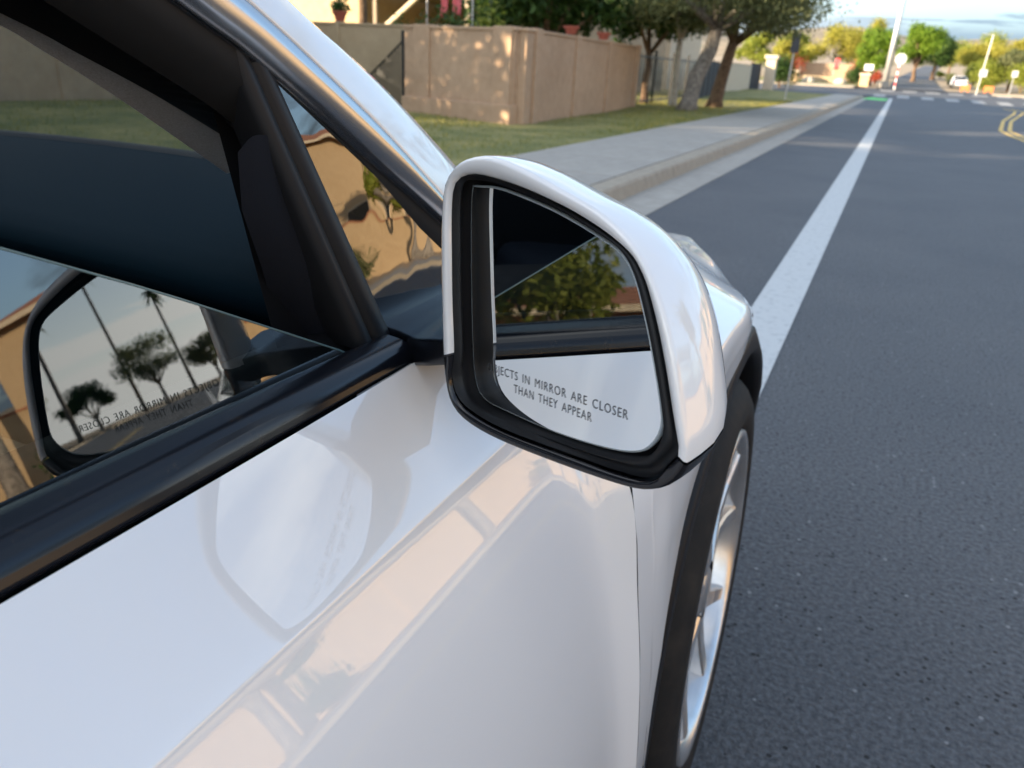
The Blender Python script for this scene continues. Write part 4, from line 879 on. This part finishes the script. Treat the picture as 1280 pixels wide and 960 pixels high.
for k, (x, y, hh, r_, lf, lb) in enumerate([(-6.9, 98, 5.4, 3.0, 'leaf_yellow', 'yellow palo verde tree left of the bright green pair'), (-11.2, 100, 4.4, 2.6, 'leaf_yg', 'yellow-green tree behind the far hedge'), (-10.5, 84, 3.6, 1.6, 'leaf_yellow', 'small yellow tree beside the orange-red bush'), (-14.5, 92, 4.6, 2.4, 'leaf_yg', 'yellow-green tree at the left behind the dark hedge'), (-4.4, 104, 6.4, 2.6, 'leaf_yellow', 'taller yellow tree close behind the bright green tree'),
    (7.5, 110, 4.6, 3.0, 'leaf_yellow', 'pale yellow tree behind the white car'), (11.5, 108, 5.0, 3.0, 'leaf_yellow', 'yellow tree behind the thin pole on the right'), (8.6, 84, 3.4, 1.7, 'leaf_olive', 'grey-green bushy tree right of the white car'), (10.8, 80, 4.2, 2.0, 'leaf_yg', 'yellow-green bushy tree behind the small sign'), (14.2, 86, 5.2, 2.6, 'leaf_yellow', 'large yellow tree at the right edge'), (12.6, 77, 3.0, 1.5, 'leaf_bright', 'bright green low tree at the right edge'), (5.5, 125, 4.6, 3.2, 'leaf_yg', 'yellow-green tree far along the sandy shoulder'), (17.5, 92, 5.6, 3.0, 'leaf_yg', 'yellow-green tree farthest right across the crossing'), (9.5, 128, 5.6, 4.0, 'leaf_yg', 'yellow-green tree up the slope beyond the pale yellow tree'), (15.5, 130, 6.0, 4.2, 'leaf_yellow', 'yellow tree up the slope, second from the right edge'), (21.5, 126, 6.2, 4.2, 'leaf_yg', 'yellow-green tree up the slope near the right edge'), (27, 122, 6.4, 4.2, 'leaf_yellow', 'yellow tree up the slope at the right edge')]):
    tree('desert_tree', lb, (x, y, gz(y)), hh, r_, M[lf], M['bark_brown'], 6500, .12, 50+k, .13, hh*.3, crown_z=gz(y)+hh*.56, rz=hh*.46, nclump=13)
for k, (x, y, r_, hh) in enumerate([(4.6, 96, .8, .9), (4.9, 104, .7, .8), (4.4, 88, .5, .6), (6.4, 80, .8, 1.0), (9.4, 76.6, 1.1, 1.7), (10.9, 75.6, 1.2, 2.0), (4.1, 112, .7, .8), (7.0, 83, 1.7, 2.6), (9.2, 81, 1.7, 2.4), (12.6, 80, 1.8, 2.8), (15.0, 81, 2.0, 3.0), (6.2, 90, 1.5, 2.4)]):
    shrub('desert_shrub', ['dry shrub on the sandy shoulder before the white car', 'dry shrub on the sandy shoulder, mid way', 'small dry shrub nearest the far road', 'yellow-green shrub by the tall thin pole', 'leafy shrub left of the small sign', 'leafy shrub right of the small sign', 'dry shrub farthest up the sandy shoulder', 'big yellow-green bush right behind the white car', 'big yellow-green bush behind the thin pole', 'big yellow-green bush right of the small sign', 'big yellow-green bush at the right edge', 'big yellow-green bush up the slope behind the white car'][k], (x, y, gz(y)), r_, hh, M['leaf_yg' if k > 2 else 'leaf_olive'], 900 if k < 7 else 3500, .07 if k < 7 else .09, 70+k, group='shrubs across the crossing')
for k, (x, y) in enumerate([(4.9, 77.6), (6.6, 77.6)]):
    z = gz(y); t = empty('barrier', (x, y, z)); tag(t, ['low orange barrier nearer the white car', 'low orange barrier nearer the small sign'][k], 'barrier', 'orange barriers')
    bevel(MB().box(x-.34, x+.34, y-.12, y+.12, z+.12, z+.50).build('barrier_panel', M['orange'], t), .03)
    for sx in (-.24, .24): bevel(MB().box(x+sx-.08, x+sx+.08, y-.25, y+.25, z-.02, z+.118).build('foot', M['orange'], t), .02)
# small white car on the right beyond the crossing
wc = empty('distant_car', (4.75, 84, gz(84))); tag(wc, 'small white car standing on the sandy verge beyond the crossing', 'car'); z = gz(84)
side = [(-2.0, .35), (-2.05, .75), (-1.75, .95), (-1.1, 1.02), (-.55, 1.45), (.6, 1.5), (1.35, 1.12), (1.95, 1.0), (2.05, .6), (2.0, .32)]
Vb = [(4.75+s*(.84 if zz < 1.03 else .66), 85.5+yy, z+zz*.92) for s in (-1, 1) for yy, zz in side]; nb = len(side)
bevel(mesh('body', Vb, [tuple(range(nb)), tuple(range(2*nb-1, nb-1, -1))]+[(k, nb+k, nb+(k+1) % nb, (k+1) % nb) for k in range(nb)], M['white'], wc), .05)
mesh('rear_window', [(4.75+s*w, 85.5+yy, z+zz) for yy, zz, w in ((-1.08, .99, .68), (-.62, 1.30, .58)) for s in (-1, 1)], [(0, 1, 3, 2)], M['window'], wc).location.y -= .03
for sx in (-1, 1):
    for yy in (-1.25, 1.3):
        grid('wheel', [[(4.75+sx*(.70+dx), 85.5+yy+r_*math.cos(2*PI*j/18), z+.31+r_*math.sin(2*PI*j/18)) for r_, dx in [(.01, .1), (.2, .12), (.31, .1), (.31, -.08)]] for j in range(18)], M['tyre'], wc, True, cu=True)
    bevel(MB().box(4.75+sx*.62-.14, 4.75+sx*.62+.14, 83.40, 83.47, z+.62, z+.78).build('tail_light', M['red'], wc), .02)
wc.scale = (.74, .74, .74); wc.location.y += 0
# hills
def ridge(name, prof, y0, depth):
    xs = np.linspace(-1500, 1500, 160); rows = []
    hs = np.interp(xs, [p[0] for p in prof], [p[1] for p in prof])
    r = np.random.default_rng(3); jag = np.convolve(r.normal(size=160), np.ones(5)/5, 'same')
    for t in np.linspace(0, 1, 9):
        rows.append([(x, y0+depth*t, 3+(h-3)*min(1, math.sin(t*PI*.5))*(1)+j*3*t*(h/60)) for x, h, j in zip(xs, hs, jag)])
    o = grid(name, rows, M['hill'], None, True); o['kind'] = 'structure'; return o
ridge('hills', [(-1500, 60), (-600, 90), (-260, 70), (-170, 45), (-135, 30), (-110, 34), (-92, 42), (-74, 43), (-55, 46), (-43, 46), (-20, 42), (20, 34), (60, 38), (110, 39), (300, 52), (700, 80), (1500, 60)], 420, 480)

# ---------------- opposite side of the street (seen in the paint and the glass)
M['gravel'] = mat('tan_gravel', (0.40, 0.31, 0.21), 0.95, noise=(9, (0.28, 0.21, 0.14), 0.4, 0.65), bump=(30, 0.7, 0.03))
og = sheet('opposite_gutter', 8.6, 9.0, -71, 60, .004, M['concrete'])
oc = empty('opposite_curb', (9.1, 0, 0)); oc['kind'] = 'structure'; MB().box(9.0, 9.2, -120, 60, -.02, .14).build('curb_strip', M['curb'], oc)
ow = empty('opposite_sidewalk', (10, 0, 0)); ow['kind'] = 'structure'; sl2 = None
for k in range(-24, 24):
    if sl2 is None: sl2 = MB().box(9.21, 10.7, 0, 1.99, 0, .145).build('sidewalk_slab', M['concrete'], ow); o = sl2
    else: o = sl2.copy(); COL.objects.link(o)
    o.location = (0, k*2.0, 0)
sheet('opposite_yard', 10.71, 60, -120, 60.5, .10, M['gravel'])
owl = empty('block_wall', (14.2, 0, .1)); tag(owl, 'long sunlit beige wall on the opposite side of the street', 'wall')
seg_wall(owl, (13.6, -34), (13.6, 36), .2, 0, 1.55, M['stucco_gold'], [k/9 for k in range(10)], pw=.4, capm=M['rooftile'])
def house_r(x0, x1, y0, y1, z, rise, m, label):
    t = house('stucco_house', label, x0, x1, y0, y1, z, rise, m); y = y0+1.5
    while y < y1-2: window_x(t, x0, y, y+1.5, 1.0, 2.3); y += 3.6
    return t
house_r(18, 29, -16, 6, 4.4, 1.8, M['stucco_gold'], 'lower golden house with tiled roof straight across the street')
house_r(17.5, 29, 19, 38, 5.2, 2.0, M['stucco_gold'], 'tall golden house with tiled roof across the street, ahead of the car')
house_r(18, 30, -36, -19, 3.3, 1.8, M['stucco_cream'], 'cream house with tiled roof across the street, behind the camera')
house_r(17, 29, 43, 56, 3.3, 1.8, M['stucco_tan'], 'tan house with tiled roof across the street near the crossing')
for k, (x, y, hh, r_, lf, lb) in enumerate([(12.2, 7.6, 6.4, 1.7, 'leaf_olive', 'olive tree before the gap between the houses opposite'), (12.2, 15.0, 4.4, 1.5, 'leaf_yg', 'yellow-green tree before the tall golden house opposite'), (12.3, -3.8, 5.0, 1.5, 'leaf_yg', 'yellow-green tree before the golden house opposite'), (12.4, -20, 6.0, 2.6, 'leaf_olive', 'open olive tree on the opposite verge behind the camera'), (12.6, 23.5, 4.6, 1.5, 'leaf_yg', 'yellow-green tree on the opposite verge farther ahead'), (13.0, 38, 5.0, 2.4, 'leaf_yg', 'yellow-green tree on the opposite verge near the crossing'), (11.8, -33, 4.0, 2.2, 'leaf_dark', 'dark low tree on the opposite verge far behind the camera')]):
    tree('verge_tree', lb, (x, y, .1), hh, r_, M[lf], M['bark_grey'], 3600, .10, 90+k, .15, hh*.35, nclump=12)
for k, (x, y) in enumerate([(11.6, -1.5), (11.9, 8.5), (12.0, 18.5), (11.8, -12.5), (12.0, -26)]):
    shrub('verge_shrub', ['olive shrub before the nearer golden house wall opposite', 'dark shrub between the olive and yellow-green trees opposite', 'olive shrub before the tall golden house opposite', 'dark shrub near the olive tree behind the camera', 'olive shrub farthest behind the camera opposite'][k], (x, y, .1), .7, .9, M['leaf_dark' if k % 2 else 'leaf_olive'], 900, .06, 110+k, group='shrubs before the sunlit wall')
def palm(x, y, h, seed, label):
    r = random.Random(seed); t = empty('palm_tree', (x, y, .1)); tag(t, label, 'palm tree', 'palms behind the camera')
    lx, ly = r.uniform(-.5, .5), r.uniform(-.5, .5)
    MB().tube([(x, y, 0), (x+lx*.3, y+ly*.3, h*.4), (x+lx, y+ly, h)], [.26, .19, .16], 9).build('trunk', M['bark_grey'], t, True)
    V, F = [], []; c = Vector((x+lx, y+ly, h))
    for k in range(26):
        a = 2*PI*k/26+r.uniform(-.1, .1); el = r.uniform(-.7, 1.0); L = r.uniform(1.2, 1.7); w = .22; base = len(V); ns = 6
        d = Vector((math.cos(a), math.sin(a), 0)); sd_ = Vector((-math.sin(a), math.cos(a), 0))
        for i in range(ns+1):
            u = i/ns; p = c+d*(L*u*math.cos(el*.6))+Vector((0, 0, L*(math.sin(el)*u-.75*u*u))); ww = w*math.sin(PI*min(1, u*.9+.1))**.7
            V += [p-sd_*ww-Vector((0, 0, ww*.4)), p, p+sd_*ww-Vector((0, 0, ww*.4))]
        for i in range(ns): q = base+3*i; F += [(q, q+1, q+4, q+3), (q+1, q+2, q+5, q+4)]
    mesh('fronds', V, F, M['palm'], t)
for k, (x, y, h, lb) in enumerate([(16.5, -46, 11, 'tall palm behind the houses opposite, nearest'), (13, -58, 12.5, 'tallest palm far behind the camera'), (21, -62, 10, 'palm far behind the camera set back from the street'), (10.5, -75, 11, 'palm farthest behind the camera beside the street'), (-12, -70, 12, 'palm on the near side far behind the camera')]): palm(x, y, h, 200+k, lb)

sheet('cross_street_behind', -140, 140, -82, -72, .004, M['asphalt'])
for k, (x, y, hh, r_, lf, lb) in enumerate([(-9, -88, 7.5, 3.8, 'leaf_dark', 'dark tree at the near side end of the street behind the camera'), (-2.5, -92, 6.0, 3.2, 'leaf_olive', 'olive tree closing the street behind the camera'), (3.5, -90, 8.5, 3.6, 'leaf_olive', 'tall olive tree closing the street behind the camera'), (10, -87, 5.5, 3.2, 'leaf_dark', 'dark tree at the opposite end of the street behind the camera'), (17, -92, 7.0, 3.6, 'leaf_yg', 'yellow-green tree at the opposite end behind the camera')]):
    tree('verge_tree', lb, (x, y, -.1), hh, r_, M[lf], M['bark_grey'], 4200, .16, 130+k, .2, hh*.3, nclump=13)
for k, (x, y, h, lb) in enumerate([(-5.5, -98, 15, 'slim palm above the olive tree closing the street'), (6.5, -100, 17, 'slim tall palm above the trees closing the street'), (0.5, -104, 13, 'slim palm in the middle of the street end')]): palm(x, y, h, 260+k, lb)
# ---------------- grass blades on the lawn beside the sidewalk
r = np.random.default_rng(5); nb_ = 42000
gx_ = -3.85-np.abs(r.random(nb_))**1.4*9.2; gy_ = 4+r.random(nb_)*32
gzv = np.array([lawn_z(x, y) for x, y in zip(gx_, gy_)])-.012
ang = r.random(nb_)*2*PI; hh_ = .03+.04*r.random(nb_); wv = .007
dx, dy = np.cos(ang)*wv, np.sin(ang)*wv; lx, ly = r.normal(size=nb_)*.015, r.normal(size=nb_)*.015
V = np.stack([np.stack([gx_-dx, gy_-dy, gzv], 1), np.stack([gx_+dx, gy_+dy, gzv], 1), np.stack([gx_+lx, gy_+ly, gzv+hh_], 1)], 1).reshape(-1, 3)
me = bpy.data.meshes.new('grass'); me.vertices.add(3*nb_); me.vertices.foreach_set('co', V.ravel()); me.loops.add(3*nb_); me.loops.foreach_set('vertex_index', np.arange(3*nb_, dtype=np.int32))
me.polygons.add(nb_); me.polygons.foreach_set('loop_start', np.arange(0, 3*nb_, 3, dtype=np.int32)); me.update(); me.validate(); me.materials.append(M['grass'])
go = bpy.data.objects.new('grass', me); COL.objects.link(go); tag(go, 'short patchy grass on the lawn beside the sidewalk', 'grass', kind='stuff')
